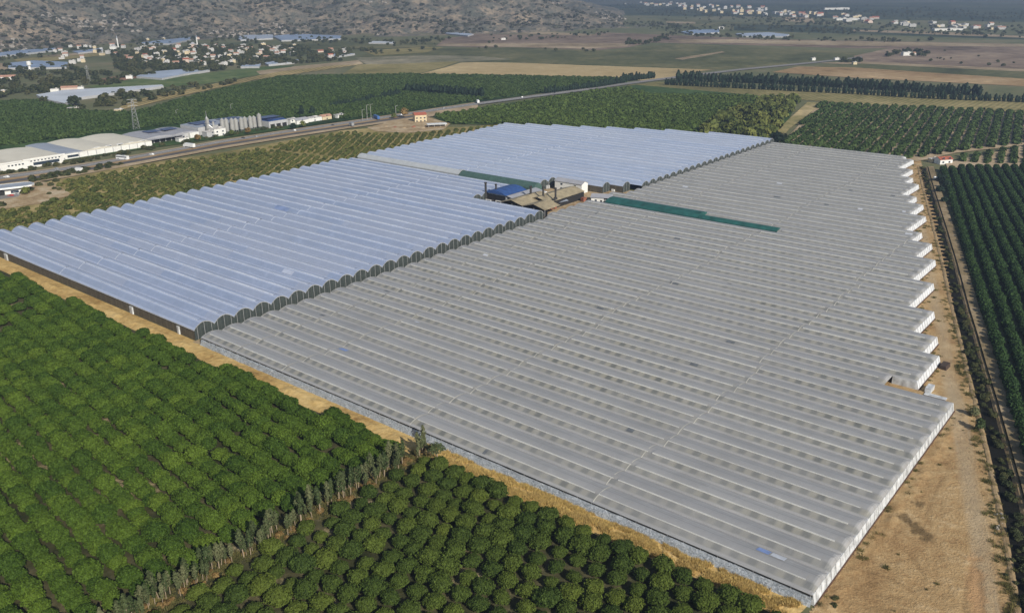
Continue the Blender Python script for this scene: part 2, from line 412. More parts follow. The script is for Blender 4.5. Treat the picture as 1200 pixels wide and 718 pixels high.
patch("farmland", [(415, 68), (500, 65), (560, 66), (600, 70), (540, 73), (430, 76)], fld("f_dusty", [(0.13, 0.13, 0.075), (0.19, 0.175, 0.11), (0.26, 0.23, 0.16)]))
patch("farmland", [(420, 76), (470, 75), (540, 72), (520, 79), (490, 87), (400, 88)], M['f_yel'])
patch("farmland", [(790, 69), (846, 60.5), (850, 61.5), (800, 70.5)], M['f_tan'])
patch("farmland", [(1000, 66), (1042, 57), (1210, 57), (1210, 84), (1100, 80.5), (1010, 75)], M['f_brown'])
patch("farmland", [(960, 74), (1010, 72.5), (1210, 82), (1210, 86), (1010, 77)], M['f_tan'])
patch("farmland", [(955, 76.5), (1010, 75), (1210, 85), (1210, 93.5), (1100, 90), (955, 81)], M['f_olive'])
patch("farmland", [(905, 85), (935, 78.5), (1000, 79.5), (1210, 93.5), (1210, 102), (1110, 97), (1000, 91.5)], M['f_orange'])
patch("stubble_field", [(487, 88.5), (520, 80), (540, 74), (560, 73.3), (600, 74), (772, 80), (838, 82.3), (800, 86), (782, 93.5), (762, 96), (735, 93), (600, 90), (500, 89)], M['f_straw'])
patch("meadow", [(735, 100.5), (770, 96.5), (880, 104), (1210, 116), (1210, 134), (1000, 122), (880, 113), (760, 112)], M['f_yel'])
patch("farmland", [(100, 102), (160, 93), (250, 85.5), (300, 79), (345, 77), (330, 84), (240, 99), (190, 103), (130, 106)], fld("f_fresh", [(.05, .085, .025), (.08, .12, .035), (.13, .16, .06)], (.006, .05)))
patch("farmland", [(105, 97), (120, 92.5), (158, 86.5), (160, 91.5), (125, 99)], fld("f_red", [(.24, .13, .085), (.32, .18, .11), (.38, .25, .17)], (.01, .06)))
patch("farmland", [(300, 84), (345, 78.5), (420, 71), (426, 75.5), (345, 83), (305, 88)], M['f_tan'])
patch("farmland", [(425, 76), (395, 80), (300, 94), (235, 108), (180, 121), (135, 131), (150, 119), (240, 101), (330, 84), (395, 77)], fld("f_stripe", [(.17, .14, .055), (.27, .21, .085), (.36, .28, .13)], (.008, .06), (R_(85), 8, .45)))
patch("farmland", [(-20, 74), (12, 75), (10, 82), (-20, 85)], M['f_tan']); patch("farmland", [(15, 70), (60, 66), (115, 62.5), (116, 66), (60, 72), (20, 73)], M['f_yel']); patch("farmland", [(45, 66.5), (80, 63.5), (112, 61), (112, 62.5), (70, 67)], M['f_tan'])
patch("farmland", [(330, 50), (420, 48), (520, 47), (510, 55), (430, 58), (340, 57)], M['f_olive']); patch("farmland", [(425, 60), (500, 55.5), (520, 56), (500, 62), (440, 66)], M['f_yel'])
# orchard floors
patch("orchard_ground", [(-60, 118), (40, 118), (110, 132), (160, 131), (330, 90), (490, 88), (600, 90), (735, 93), (735, 97), (640, 109), (490, 130), (330, 153), (150, 178), (0, 200), (-60, 208)], M['f_green'])
patch("orchard_ground", [(505, 136), (690, 107), (745, 100), (880, 112), (935, 118), (912, 168), (890, 166), (600, 147), (525, 146)], M['f_green'])
patch("orchard_ground", [(912, 172), (962, 121), (1210, 134), (1210, 170), (1120, 180), (1075, 190), (1000, 182)], M['dirt'])
patch("orchard_ground", [(1108, 192), (1215, 168), (1215, 200), (1110, 198)], M['dirt'])
patch("olive_grove_ground", [(-80, 300), (-80, 245), (0, 232), (60, 213), (150, 196), (270, 178), (400, 154), (470, 148), (540, 150), (600, 146), (560, 160), (430, 192), (230, 232), (60, 272)], M['soil_olive'])
_zlayer[0] = .03; _zstep[0] = .006
patch("orchard_ground", [(118, -3), (118, -160), (520, -160), (520, -3)], M['soil_orchard'], px=False)
patch("orchard_ground", [(-12, -4), (-12, -160), (118, -160), (118, -4)], M['soil_orchard'], px=False)
patch("yard_ground", [(308, 228), (250, 226), (243, 300), (243, 330), (262, 322), (300, 312), (308, 296)], M['yard'], px=False)
patch("path", [(246, -1), (251, -1), (251, 232), (246, 232)], M['dirt'], px=False)
patch("path", [(473, 276.5), (473, 281), (308, 284), (308, 277)], M['f_olive'], px=False)
_zlayer[0] = .85; _zstep[0] = .02
# main road: two carriageways, a pale median and a dirt frontage track
A_TOP = [(-90, 221), (0, 207.7), (74, 197.7), (150, 185), (260, 165.8), (330, 155), (410, 143.3), (490, 131.5), (560, 121), (640, 110.5), (690, 104), (735, 97.5), (782, 91.5), (870, 81), (950, 73.5), (1010, 67), (1100, 62), (1240, 56)]
KX = [(-90, 1.05), (0, 1.0), (260, .72), (410, .60), (560, .66), (700, .60), (800, .5), (950, .4), (1240, .2)]
def kx(x): return float(np.interp(x, [a for a, b in KX], [b for a, b in KX]))
def lane(name, o0, o1, mat, xmax=1300):
    _zlayer[0] += 0.02; z = _zlayer[0]; mb = MB()
    pts = [(P(x, y + o0 * kx(x)), P(x, y + o1 * kx(x))) for x, y in A_TOP if x <= xmax]
    for (a, b), (c, d) in zip(pts, pts[1:]): mb.quad((b[0], b[1], z), (d[0], d[1], z), (c[0], c[1], z), (a[0], a[1], z))
    return structure(mb.build(name, mat))
lane("road_shoulder", -1.2, 13.2, M['dirt'], 560)
lane("road", 0, 4.2, M['asphalt_pale'], 1010); lane("road_median", 4.0, 6.4, M['f_orange'], 500); lane("road", 6.2, 9.4, M['asphalt'], 520)
lane("road_marking", 2.0, 2.2, plain("road_paint", (0.7, 0.7, 0.68), 0.6), 700)
patch("roadside_yard", [(430, 150.5), (470, 141), (500, 138), (528, 146), (520, 153), (480, 157), (440, 155)], M['yard'])
patch("roadside_yard", [(-30, 232), (20, 222), (45, 214), (66, 217), (85, 230), (50, 240), (20, 244), (-30, 254)], M['yard'])
patch("paved_lot", [(-40, 228), (10, 218), (30, 220), (22, 232), (-40, 242)], M['asphalt_pale'])

# ------------------------------------------------------------------ greenhouses
def film(name, base, lit, dark_patch, pale_patch, patch_amt, tone, rough=0.38):
    """plastic film over plant rows: panels 4.6 m long show through on the front slope. UV = (metres along, bay + place across)"""
    mt, t, b = new_mat(name)
    uv = node(t, "ShaderNodeUVMap").outputs[0]; sp = node(t, "ShaderNodeSeparateXYZ"); t.links.new(uv, sp.inputs[0])
    u, yy = sp.outputs[0], sp.outputs[1]
    tt = math_n(t, 'FRACT', yy); bay = math_n(t, 'FLOOR', yy)
    p = wpos(t)
    broad = noise_n(t, p, 0.010, 3); fine = noise_n(t, p, 0.5, 5, 0.7)
    c = ramp(t, tt, [(0.0, lit), (0.055, lit), (0.075, base), (0.30, base), (0.34, lit), (0.60, lit), (0.625, tuple(x * .60 for x in lit)), (0.65, lit), (0.77, tuple(x * .93 for x in lit)), (0.79, tuple(x * 1.45 for x in lit)), (0.82, lit), (0.93, lit), (0.955, tuple(x * 1.45 for x in lit)), (0.985, tuple(x * .72 for x in base))])  # lit tone painted over the back slope, darker base on the front slope
    wn = node(t, "ShaderNodeTexWhiteNoise", noise_dimensions='2D'); cb = node(t, "ShaderNodeCombineXYZ")
    seg = math_n(t, 'FLOOR', math_n(t, 'DIVIDE', u, 65.0)); t.links.new(bay, cb.inputs[0]); t.links.new(seg, cb.inputs[1]); t.links.new(cb.outputs[0], wn.inputs[0])
    # panel colour
    ph = math_n(t, 'FRACT', math_n(t, 'ADD', math_n(t, 'DIVIDE', u, 4.6), math_n(t, 'MULTIPLY', bay, 0.137)))
    pid = math_n(t, 'FLOOR', math_n(t, 'ADD', math_n(t, 'DIVIDE', u, 4.6), math_n(t, 'MULTIPLY', bay, 0.137)))
    pw = node(t, "ShaderNodeTexWhiteNoise", noise_dimensions='2D'); pb = node(t, "ShaderNodeCombineXYZ"); t.links.new(pid, pb.inputs[0]); t.links.new(bay, pb.inputs[1]); t.links.new(pb.outputs[0], pw.inputs[0])
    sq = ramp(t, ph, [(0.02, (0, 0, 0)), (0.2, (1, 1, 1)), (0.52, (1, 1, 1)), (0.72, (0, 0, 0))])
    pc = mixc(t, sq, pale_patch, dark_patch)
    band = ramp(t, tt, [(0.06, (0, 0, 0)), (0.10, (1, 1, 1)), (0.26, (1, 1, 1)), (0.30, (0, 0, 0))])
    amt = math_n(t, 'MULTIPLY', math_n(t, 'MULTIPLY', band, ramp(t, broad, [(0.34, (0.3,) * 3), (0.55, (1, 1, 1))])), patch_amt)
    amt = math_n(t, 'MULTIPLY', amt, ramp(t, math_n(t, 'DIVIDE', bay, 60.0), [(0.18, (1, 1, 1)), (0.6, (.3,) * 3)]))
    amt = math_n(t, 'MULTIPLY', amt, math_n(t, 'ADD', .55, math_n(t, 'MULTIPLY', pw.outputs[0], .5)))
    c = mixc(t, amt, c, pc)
    c = mixc(t, math_n(t, 'MULTIPLY', ramp(t, noise_n(t, p, .16, 6, .75, .8), [(.52, (0, 0, 0)), (.74, (1, 1, 1))]), .35), c, tuple(min(1, x * 1.35) for x in lit))
    # hoops every 2.3 m, dirt and tone of each sheet
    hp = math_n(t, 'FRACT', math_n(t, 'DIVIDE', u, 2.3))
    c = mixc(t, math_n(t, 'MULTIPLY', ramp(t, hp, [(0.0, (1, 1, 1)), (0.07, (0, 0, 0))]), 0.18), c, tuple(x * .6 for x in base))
    st = noise_n(t, p, 0.06, 5, 0.7)
    c = mixc(t, ramp(t, st, [(0.45, (0, 0, 0)), (0.75, (.45,) * 3)]), c, tuple(x * .72 for x in base))
    sheet = mixc(t, math_n(t, 'MULTIPLY', wn.outputs[0], tone[0]), c, tone[1])
    sheet = mixc(t, math_n(t, 'MULTIPLY', broad, tone[2]), sheet, tone[3])
    t.links.new(sheet, b.inputs["Base Color"])
    b.inputs["Roughness"].default_value = rough; b.inputs["Specular IOR Level"].default_value = 0.5
    bump_n(t, b, math_n(t, 'ADD', fine, math_n(t, 'MULTIPLY', st, 2.0)), 0.10, 0.5)
    return mt
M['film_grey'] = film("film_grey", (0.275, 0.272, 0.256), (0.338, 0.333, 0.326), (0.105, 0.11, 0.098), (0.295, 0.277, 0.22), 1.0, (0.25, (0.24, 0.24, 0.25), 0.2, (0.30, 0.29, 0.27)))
M['film_blue'] = film("film_blue", (0.24, 0.295, 0.415), (0.385, 0.44, 0.575), (0.19, 0.25, 0.38), (0.30, 0.34, 0.44), 0.3, (0.4, (0.38, 0.39, 0.43), 0.4, (0.27, 0.325, 0.46)), 0.28)  # blue of the reflected sky painted into the clear film's colour
M['film_pale'] = film("film_pale", (0.31, 0.37, 0.49), (0.395, 0.45, 0.58), (0.27, 0.33, 0.46), (0.37, 0.42, 0.52), 0.25, (0.4, (0.42, 0.44, 0.49), 0.35, (0.30, 0.37, 0.51)), 0.3)  # same sky reflection painted into the film, paler
M['white_film'] = plain("white_film", (0.50, 0.515, 0.52), 0.5, 0.38, 0.5)
M['vent_white'] = plain("vent_white", (0.80, 0.79, 0.74), 0.5, 0.1, 0.3)
M['vent_blue'] = plain("vent_blue", (0.74, 0.77, 0.83), 0.45, 0.1, 0.3)
M['vent_dark'] = plain("vent_dark", (0.10, 0.10, 0.10), 0.7, 0.2, 0.3)
M['clean_film'] = plain("clean_film", (0.62, 0.635, 0.65), 0.5, 0.14, 0.35)
M['rustwood'] = plain("rustwood", (0.10, 0.055, 0.035), 0.8, 0.3, 0.8)
M['rib'] = plain("rib", (0.52, 0.50, 0.44), 0.6, 0.15, 0.4)
M['gutter'] = plain("gutter", (0.34, 0.34, 0.34), 0.4, 0.15, 0.5)
def net(name, c1, c2, px_=2.3):
    mt, t, b = new_mat(name); tc = node(t, "ShaderNodeTexCoord").outputs["Object"]
    sp = node(t, "ShaderNodeSeparateXYZ"); t.links.new(tc, sp.inputs[0])
    s = math_n(t, 'ADD', sp.outputs[0], sp.outputs[1])
    l = ramp(t, math_n(t, 'FRACT', math_n(t, 'DIVIDE', s, px_)), [(0, (1, 1, 1)), (0.09, (0, 0, 0))])
    n = noise_n(t, tc, 0.7, 5, 0.7)
    c = ramp(t, n, [(0.3, c1), (0.7, c2)])
    c = mixc(t, math_n(t, 'MULTIPLY', l, 0.5), c, tuple(min(1, x * 2.4) for x in c2)); t.links.new(c, b.inputs["Base Color"])
    b.inputs["Roughness"].default_value = 0.8; return mt
M['net_dark'] = net("net_dark", (0.022, 0.030, 0.028), (0.045, 0.055, 0.05), 3.1)
M['net_brown'] = net("net_brown", (0.05, 0.042, 0.028), (0.11, 0.095, 0.065), 4.6)
M['net_band'] = net("net_band", (0.035, 0.038, 0.036), (0.09, 0.09, 0.085), 4.6)
M['net_teal'] = plain("net_teal", (0.014, 0.085, 0.076), 0.75, 0.35, 0.25)
M['net_green'] = plain("net_green", (0.055, 0.105, 0.09), 0.7, 0.15, 0.4)
mt, t, b = new_mat("skirt_film")
tc = wpos(t); n = noise_n(t, tc, 0.9, 6, 0.75, 1.5)
t.links.new(ramp(t, n, [(0.3, (0.14, 0.16, 0.18)), (0.5, (0.34, 0.38, 0.42)), (0.68, (0.60, 0.63, 0.66))]), b.inputs["Base Color"]); b.inputs["Roughness"].default_value = 0.35
bump_n(t, b, n, 0.5); M['skirt_film'] = mt
M['cream_film'] = plain("cream_film", (0.40, 0.42, 0.43), 0.6, 0.1, 0.3)

TS = [0, .03, .08, .15, .23, .31, .40, .5, .6, .69, .77, .85, .92, .97, 1.0]
def arch(t, ze, rise, pw=0.8): return ze + rise * max(0.0, math.sin(math.pi * t)) ** pw
def roof_bay(parent, k, v0, wd, u0, u1, ze, rise, mat, ribs, step=4.6, hip=False):
    mb = MB(); n = max(1, int(round((u1 - u0) / step))); rg = random.Random(k * 31 + int(u0)); tw = rg.uniform(-.05, .05)
    us = [u0 + (u1 - u0) * i / n for i in range(n + 1)]
    if hip: us = [u0, u0 + .35, u0 + .8, u0 + 1.3] + [q for q in us if q > u0 + 2]; n = len(us) - 1
    hf = [(.04, .55, .88, 1.0)[i] if hip and i < 4 else 1.0 for i in range(n + 1)]
    sag = [[rg.uniform(-.05, .05) for _ in TS] for _ in us]
    for i in range(n):
        for j in range(len(TS) - 1):
            q = []; uvq = []
            for ii, jj in ((i + 1, j), (i, j), (i, j + 1), (i + 1, j + 1)):
                t_ = TS[jj]; e = sag[ii][jj] if 0 < jj < len(TS) - 1 else 0
                q.append((-us[ii], v0 + wd * t_, arch(t_, ze, rise * hf[ii]) + e * hf[ii])); uvq.append((us[ii], k + min(.9995, t_)))
            mb.quad(*q, 0, uvq)
    for s in ribs:                                                  # pale hoops where two sheets meet
        s = s + rg.uniform(-1.3, 1.3)
        if not u0 + 3 < s < u1 - 3: continue
        for j in range(len(TS) - 1):
            a, c = TS[j], TS[j + 1]; h = 0.14
            mb.quad((-s - .15, v0 + wd * a, arch(a, ze, rise) + h), (-s + .15, v0 + wd * a, arch(a, ze, rise) + h), (-s + .15, v0 + wd * c, arch(c, ze, rise) + h), (-s - .15, v0 + wd * c, arch(c, ze, rise) + h), 1)
    return mb.build("roof_bay", [mat, M['rib'] if ze < 4 else M['vent_blue']], parent)
def roof_vent(parent, k, v0, wd, u0, u1, ze, rise, mat, lipmat, ribs, ta=0.29, tb=0.60, lift=0.20):
    """the long flap beside the ridge: a bright lip along its open edge"""
    mb = MB(); rg = random.Random(k * 7 + 3); cuts = sorted([s for s in ribs if u0 + 3 < s < u1 - 3]); ends = [u0 + 2.2] + cuts + [u1 - 1.2]
    for s0, s1 in zip(ends, ends[1:]):
        s0 += 0.7; s1 -= 0.7; li = lift * rg.uniform(.75, 1.3); ts = [ta + (tb - ta) * i / 4 for i in range(5)]
        if s1 - s0 < 2: continue
        n = max(1, int((s1 - s0) / 9)); us = [s0 + (s1 - s0) * i / n for i in range(n + 1)]; lf = [li * rg.uniform(.8, 1.2) for _ in us]
        for a in range(n):
            for x, y in zip(ts, ts[1:]):
                ha = [lf[a] * (1 - (x - ta) / (tb - ta)) + .04, lf[a + 1] * (1 - (x - ta) / (tb - ta)) + .04]; hb = [lf[a] * (1 - (y - ta) / (tb - ta)) + .04, lf[a + 1] * (1 - (y - ta) / (tb - ta)) + .04]
                mb.quad((-us[a + 1], v0 + wd * x, arch(x, ze, rise) + ha[1]), (-us[a], v0 + wd * x, arch(x, ze, rise) + ha[0]), (-us[a], v0 + wd * y, arch(y, ze, rise) + hb[0]), (-us[a + 1], v0 + wd * y, arch(y, ze, rise) + hb[1]), 0,
                        [(us[a + 1], k + .4), (us[a], k + .4), (us[a], k + .5), (us[a + 1], k + .5)])
            z = arch(ta, ze, rise); y0 = v0 + wd * ta
            mb.quad((-us[a + 1], y0, z - .05), (-us[a], y0, z - .05), (-us[a], y0 - .03, z + lf[a]), (-us[a + 1], y0 - .03, z + lf[a + 1]), 1)
            mb.quad((-us[a + 1], y0 - .03, z + lf[a + 1] + .05), (-us[a], y0 - .03, z + lf[a] + .05), (-us[a], y0 + .42, z + lf[a] + .05), (-us[a + 1], y0 + .42, z + lf[a + 1] + .05), 1)
    if not mb.f: return
    return mb.build("roof_vent", [mat, lipmat], parent)
def gable(parent, v0, wd, u, ze, rise, z0, mat, face):
    pts = [(-u, v0 + wd * t_, arch(t_, ze, rise)) for t_ in TS]
    pts = [(-u, v0, z0)] + pts + [(-u, v0 + wd, z0)]
    if face > 0: pts.reverse()
    mb = MB(); mb.poly(pts)
    for t_ in TS[3:-3:4]:                                    # posts
        mb.box((-u + face * .06, v0 + wd * t_, (z0 + arch(t_, ze, rise)) / 2), (.12, .12, arch(t_, ze, rise) - z0 - .05), 0, 1)
    for a, c in zip(TS, TS[1:]):                                       # hoop round the edge
        mb.quad((-u + face * .1, v0 + wd * a, arch(a, ze, rise) - .22), (-u + face * .1, v0 + wd * c, arch(c, ze, rise) - .22), (-u + face * .1, v0 + wd * c, arch(c, ze, rise) + .06), (-u + face * .1, v0 + wd * a, arch(a, ze, rise) + .06), 1)
    return mb.build("gable_end", [mat, M['gutter']], parent)

# grey greenhouse
gh = thing("greenhouse", "huge multi-span greenhouse of dusty grey plastic with white ended steps beside the dirt track", "greenhouse", (O[0], O[1], 0), ANG_G)
def u_right(v):
    for lim, u_ in ((120, 0), (130, 22), (155, 14), (180, 19.5), (208, 28), (243, 38), (277, 47), (301, 56), (326, 66), (360, 74), (385, 83), (408, 92), (440, 101), (466, 110), (490, 118), (525, 128)):
        if v < lim: return u_
    return 136
WD = 9.25; RIBS = [60.5, 129, 194, 222]
runs = []
for k in range(58):
    v0 = WD * k; u0 = u_right(v0 + 4.6); u1 = 245.5 if v0 < 225 else (249.5 if v0 < 300 else 241.5)
    rr_ = [r + 3 * math.floor(k / 12) for r in RIBS]
    if k == 30: u1 = 128
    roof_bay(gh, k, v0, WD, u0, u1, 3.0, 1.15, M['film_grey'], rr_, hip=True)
    roof_vent(gh, k, v0, WD, u0, u1, 3.0, 1.15, M['film_grey'], M['vent_dark'] if random.random() < (0.0 if k < 9 else 0.02) else M['vent_white'], rr_)
    gable(gh, v0, WD, u1, 3.0, 1.15, 0.0, M['net_dark'], -1)
    if runs and runs[-1][0] == u0: runs[-1][2] = v0 + WD
    else: runs.append([u0, v0, v0 + WD])
for i, (u0, va, vb) in enumerate(runs):
    if u0 == 22: continue
    mb = MB(); n = max(2, int((vb - va) / 3)); rg = random.Random(i); top = 3.05 if u0 == 0 else 3.08; bt = 0.8 if u0 == 0 else 1.2
    vv = [va + (vb - va) * j / n for j in range(n + 1)]; ou = [rg.uniform(-.06, .06) for _ in vv]
    for j in range(n):
        for a, c, fa, fc in ((0.15, 1.5, .8 * bt, .45 * bt), (1.5, top, .45 * bt, .05)):
            mb.quad((-u0 + fa + ou[j], vv[j], a), (-u0 + fa + ou[j + 1], vv[j + 1], a), (-u0 + fc + ou[j + 1] * .5, vv[j + 1], c), (-u0 + fc + ou[j] * .5, vv[j], c))
    mb.quad((-u0 + .8 * bt, va, .15), (-u0 + .05, va, top), (-u0 - 1.2, va, top), (-u0 - 1.2, va, .15))
    mb.quad((-u0 + .05, va, top), (-u0 + .05, vb, top), (-u0 - .3, vb, top - .02), (-u0 - .3, va, top - .02))
    mb.build("end_wall", M['white_film'] if u0 == 0 else M['clean_film'], gh)
    mb = MB(); mb.box((-u0 + .8 * bt + .12, (va + vb) / 2, .22), (.3, vb - va, .44)); mb.build("kick_board", M['rustwood'], gh)
    mb = MB()
    for q in range(int((vb - va) / 3.08)): mb.tube([(-u0 + .9 * bt, va + 1.5 + 3.08 * q, 0), (-u0 + .1, va + 1.5 + 3.08 * q, top + .1)], .07, 5)
    mb.build("post_frame", M['gutter'], gh)
for (ua, ub, v) in [(14, 22, 129.5)] + [(runs[i][0], runs[i + 1][0], runs[i][2]) for i in range(len(runs) - 1) if runs[i + 1][0] > runs[i][0]]:
    mb = MB(); mb.box((-(ua + ub) / 2, v, 1.5), (ub - ua - .1, .12, 3.0)); mb.build("side_wall", M['white_film'], gh)
# front: crumpled pale skirt, dark net above it, gutter and posts
mb = MB(); n = 110; zs = (0.0, 0.85, 1.7, 2.45); rg = random.Random(5); g_ = [[rg.uniform(-.14, .14) for _ in zs] for _ in range(n + 1)]
for i in range(n):
    for j in range(3):
        mb.quad(*[(-245.5 + 245.5 * ii / n, -.30 - (2.45 - zs[jj]) * .32 + g_[ii][jj], zs[jj]) for ii, jj in ((i, j), (i + 1, j), (i + 1, j + 1), (i, j + 1))])
mb.build("skirt_sheet", M['skirt_film'], gh)
mb = MB(); mb.quad((-245.5, -.02, 1.6), (0, -.02, 1.6), (0, -.02, 3.0), (-245.5, -.02, 3.0)); mb.build("side_net", M['net_band'], gh)
mb = MB(); mb.box((-122.7, -.15, 2.98), (245.6, .34, .16)); mb.build("gutter", M['gutter'], gh)
mb = MB()
for i in range(54): mb.box((-i * 4.6 - .5, -.12, 1.45), (.12, .12, 2.9))
mb.build("post_frame", M['gutter'], gh)

# replacement sheets and patches on the roof
M['patch_blue'] = plain("patch_blue", (.20, .28, .52), .35, .2, .6); M['patch_dark'] = plain("patch_dark", (.12, .13, .14), .5, .25, .6); M['patch_pale'] = plain("patch_pale", (.50, .52, .56), .4, .15, .5)
def roof_patch(k, u, ln, ta, tb, m_):
    mb = MB(); v0 = WD * k
    for q in range(4):
        a, c = ta + (tb - ta) * q / 4, ta + (tb - ta) * (q + 1) / 4
        mb.quad((-u - ln / 2, v0 + WD * a, arch(a, 3.0, 1.15) + .09), (-u + ln / 2, v0 + WD * a, arch(a, 3.0, 1.15) + .09), (-u + ln / 2, v0 + WD * c, arch(c, 3.0, 1.15) + .09), (-u - ln / 2, v0 + WD * c, arch(c, 3.0, 1.15) + .09))
    mb.build("patch_sheet", M[m_], gh)
roof_patch(0, 15, 3.2, .66, .90, 'patch_blue'); roof_patch(0, 11.3, 3.6, .66, .90, 'patch_pale'); roof_patch(2, 190, 4.2, .62, .85, 'patch_blue'); roof_patch(0, 99, 1.1, .05, .25, 'patch_dark')
for _ in range(26): roof_patch(random.randrange(3, 44), random.uniform(60, 235), random.uniform(1.6, 4.5), *random.choice(((.06, .2), (.1, .26), (.64, .78))), random.choice(('patch_dark', 'patch_dark', 'patch_pale')))

# blue greenhouse in front
gb = thing("greenhouse", "tall blue tinted plastic greenhouse with dark netted arched ends and a brown front wall", "greenhouse", (O[0], O[1], 0), ANG_G)
W2 = 9.2
for k in range(30):
    v0 = .7 + W2 * k; u0 = 251.5 if k < 25 else 308; u1 = float(np.interp(v0, [0, 60, 284], [464, 465.5, 470])) + random.uniform(-1, 1)
    rb = [366]
    rs_ = 2.55 if k < 28 else (2.2 if k == 28 else 1.4)
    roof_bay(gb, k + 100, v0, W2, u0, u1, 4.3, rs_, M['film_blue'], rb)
    roof_vent(gb, k + 100, v0, W2, u0, u1, 4.3, rs_, M['film_blue'], M['vent_blue'], rb, .40, .66, .22)
    gable(gb, v0, W2, u0, 4.3, rs_, 0, M['net_dark'], 1); gable(gb, v0, W2, u1, 4.3, rs_, 0, M['net_dark'], -1)
mb = MB(); mb.quad((-464, .6, 0), (-251.5, .6, 0), (-251.5, .6, 4.3), (-464, .6, 4.3)); mb.build("front_wall", M['net_brown'], gb)
mb = MB(); mb.box((-357.7, .5, 4.25), (213, .4, .18)); mb.build("gutter", M['gutter'], gb)
for u_, wd_ in ((426, 3.2), (300, 2.4), (263, 1.6), (446, 1.4)):
    mb = MB(); mb.box((-u_, .35, 1.7), (wd_, .5, 3.4)); mb.box((-u_, .06, 1.45), (wd_ * .6, .1, 2.7), 0, 1); mb.build("door", [M['white_film'], M['gutter']], gb)
mb = MB(); mb.quad((-308, 276.9, 0), (-469, 276.9, 0), (-469, 276.9, 4.3), (-308, 276.9, 4.3)); mb.build("back_wall", M['net_brown'], gb)
def roof_sheet(par, k, v00, u, ln, ta, tb, m_, rise):
    mb = MB(); v0 = v00 + W2 * k
    for q in range(4):
        a, c = ta + (tb - ta) * q / 4, ta + (tb - ta) * (q + 1) / 4
        mb.quad((-u - ln / 2, v0 + W2 * a, arch(a, 4.3, rise) + .09), (-u + ln / 2, v0 + W2 * a, arch(a, 4.3, rise) + .09), (-u + ln / 2, v0 + W2 * c, arch(c, 4.3, rise) + .09), (-u - ln / 2, v0 + W2 * c, arch(c, 4.3, rise) + .09))
    mb.build("patch_sheet", M[m_], par)
M['sheet_light'] = plain("sheet_light", (.40, .44, .54), .3, .12, .3); M['sheet_deep'] = plain("sheet_deep", (.20, .26, .42), .3, .15, .3)
for _ in range(3): roof_sheet(gb, random.randrange(0, 25), .7, random.uniform(258, 455), random.uniform(2, 14), *random.choice(((.06, .38), (.08, .3), (.7, .93))), random.choice(('sheet_light', 'sheet_deep', 'sheet_light')), 2.55)
# pale blue greenhouse behind
gp_ = thing("greenhouse", "pale sky-blue plastic greenhouse with a stepped back edge, behind the boiler yard", "greenhouse", (O[0], O[1], 0), ANG_G)
for k in range(28):
    v0 = 281 + W2 * k
    u0 = [365.5, 300, 300, 262, 252][k] if k < 5 else 243
    u1 = {21: 460, 22: 436, 23: 410, 24: 388, 25: 364, 26: 338, 27: 300}.get(k, float(np.interp(v0, [281, 413, 471], [472, 475, 478])) + random.uniform(-1.2, 1.2))
    rb = [366]
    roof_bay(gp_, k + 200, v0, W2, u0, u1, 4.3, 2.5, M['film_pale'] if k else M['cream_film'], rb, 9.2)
    roof_vent(gp_, k + 200, v0, W2, u0, u1, 4.3, 2.5, M['film_pale'], M['vent_blue'], rb, .40, .66, .22)
    gable(gp_, v0, W2, u0, 4.3, 2.5, 0, M['net_dark'], 1); gable(gp_, v0, W2, u1, 4.3, 2.5, 0, M['net_dark'], -1)
for a, c, v in ((365.5, 472, 280.9), (300, 365, 290), (262, 299.8, 308.4), (252, 262, 317.6)):
    mb = MB(); mb.quad((-c, v, 0), (-a, v, 0), (-a, v, 4.3), (-c, v, 4.3)); mb.build("front_wall", M['cream_film'] if a > 300 else M['net_brown'], gp_)
# shade tunnels
def tunnel(label, u0, u1, v0, wd, ze, rise, mat, cat="shade tunnel", pw=.8):
    o = thing("shade_tunnel", label, cat, (O[0], O[1], 0), ANG_G); mb = MB(); n = max(2, int((u1 - u0) / 5))
    for i in range(n):
        for a, c in zip(TS, TS[1:]):
            x0, x1 = u0 + (u1 - u0) * i / n, u0 + (u1 - u0) * (i + 1) / n
            mb.quad((-x1, v0 + wd * a, arch(a, ze, rise, pw)), (-x0, v0 + wd * a, arch(a, ze, rise, pw)), (-x0, v0 + wd * c, arch(c, ze, rise, pw)), (-x1, v0 + wd * c, arch(c, ze, rise, pw)))
    mb.build("net_roof", mat, o)
    mb = MB()
    for v in (v0, v0 + wd): mb.quad((-u1, v, 0), (-u0, v, 0), (-u0, v, ze), (-u1, v, ze))
    mb.build("net_side", mat, o)
    for u_, f_ in ((u0, 1), (u1, -1)):
        mb = MB(); pts = [(-u_, v0, 0)] + [(-u_, v0 + wd * t_, arch(t_, ze, rise, pw)) for t_ in TS] + [(-u_, v0 + wd, 0)]
        mb.poly(pts); mb.build("net_end", mat, o)
    return o
tunnel("dull green arched net tunnel along the front of the pale blue greenhouse", 297.8, 365, 280.6, 9.0, 3.4, 3.2, M['net_green'])
tunnel("wide dark teal net tunnel running from the boiler yard across the grey roofs", 176, 239.5, 277.6, 13.4, 3.9, 1.7, M['net_teal'])
tunnel("narrow dark teal net tunnel continuing from the wide one across the grey roofs", 128.4, 175.8, 277.7, 6.2, 3.6, 1.4, M['net_teal'])
patch("path", [(899, 167), (911, 169), (925, 152), (965, 121.5), (946, 121), (925, 140)], fld("f_path", [(.20, .18, .07), (.30, .25, .11), (.38, .30, .16)], (.02, .1)))

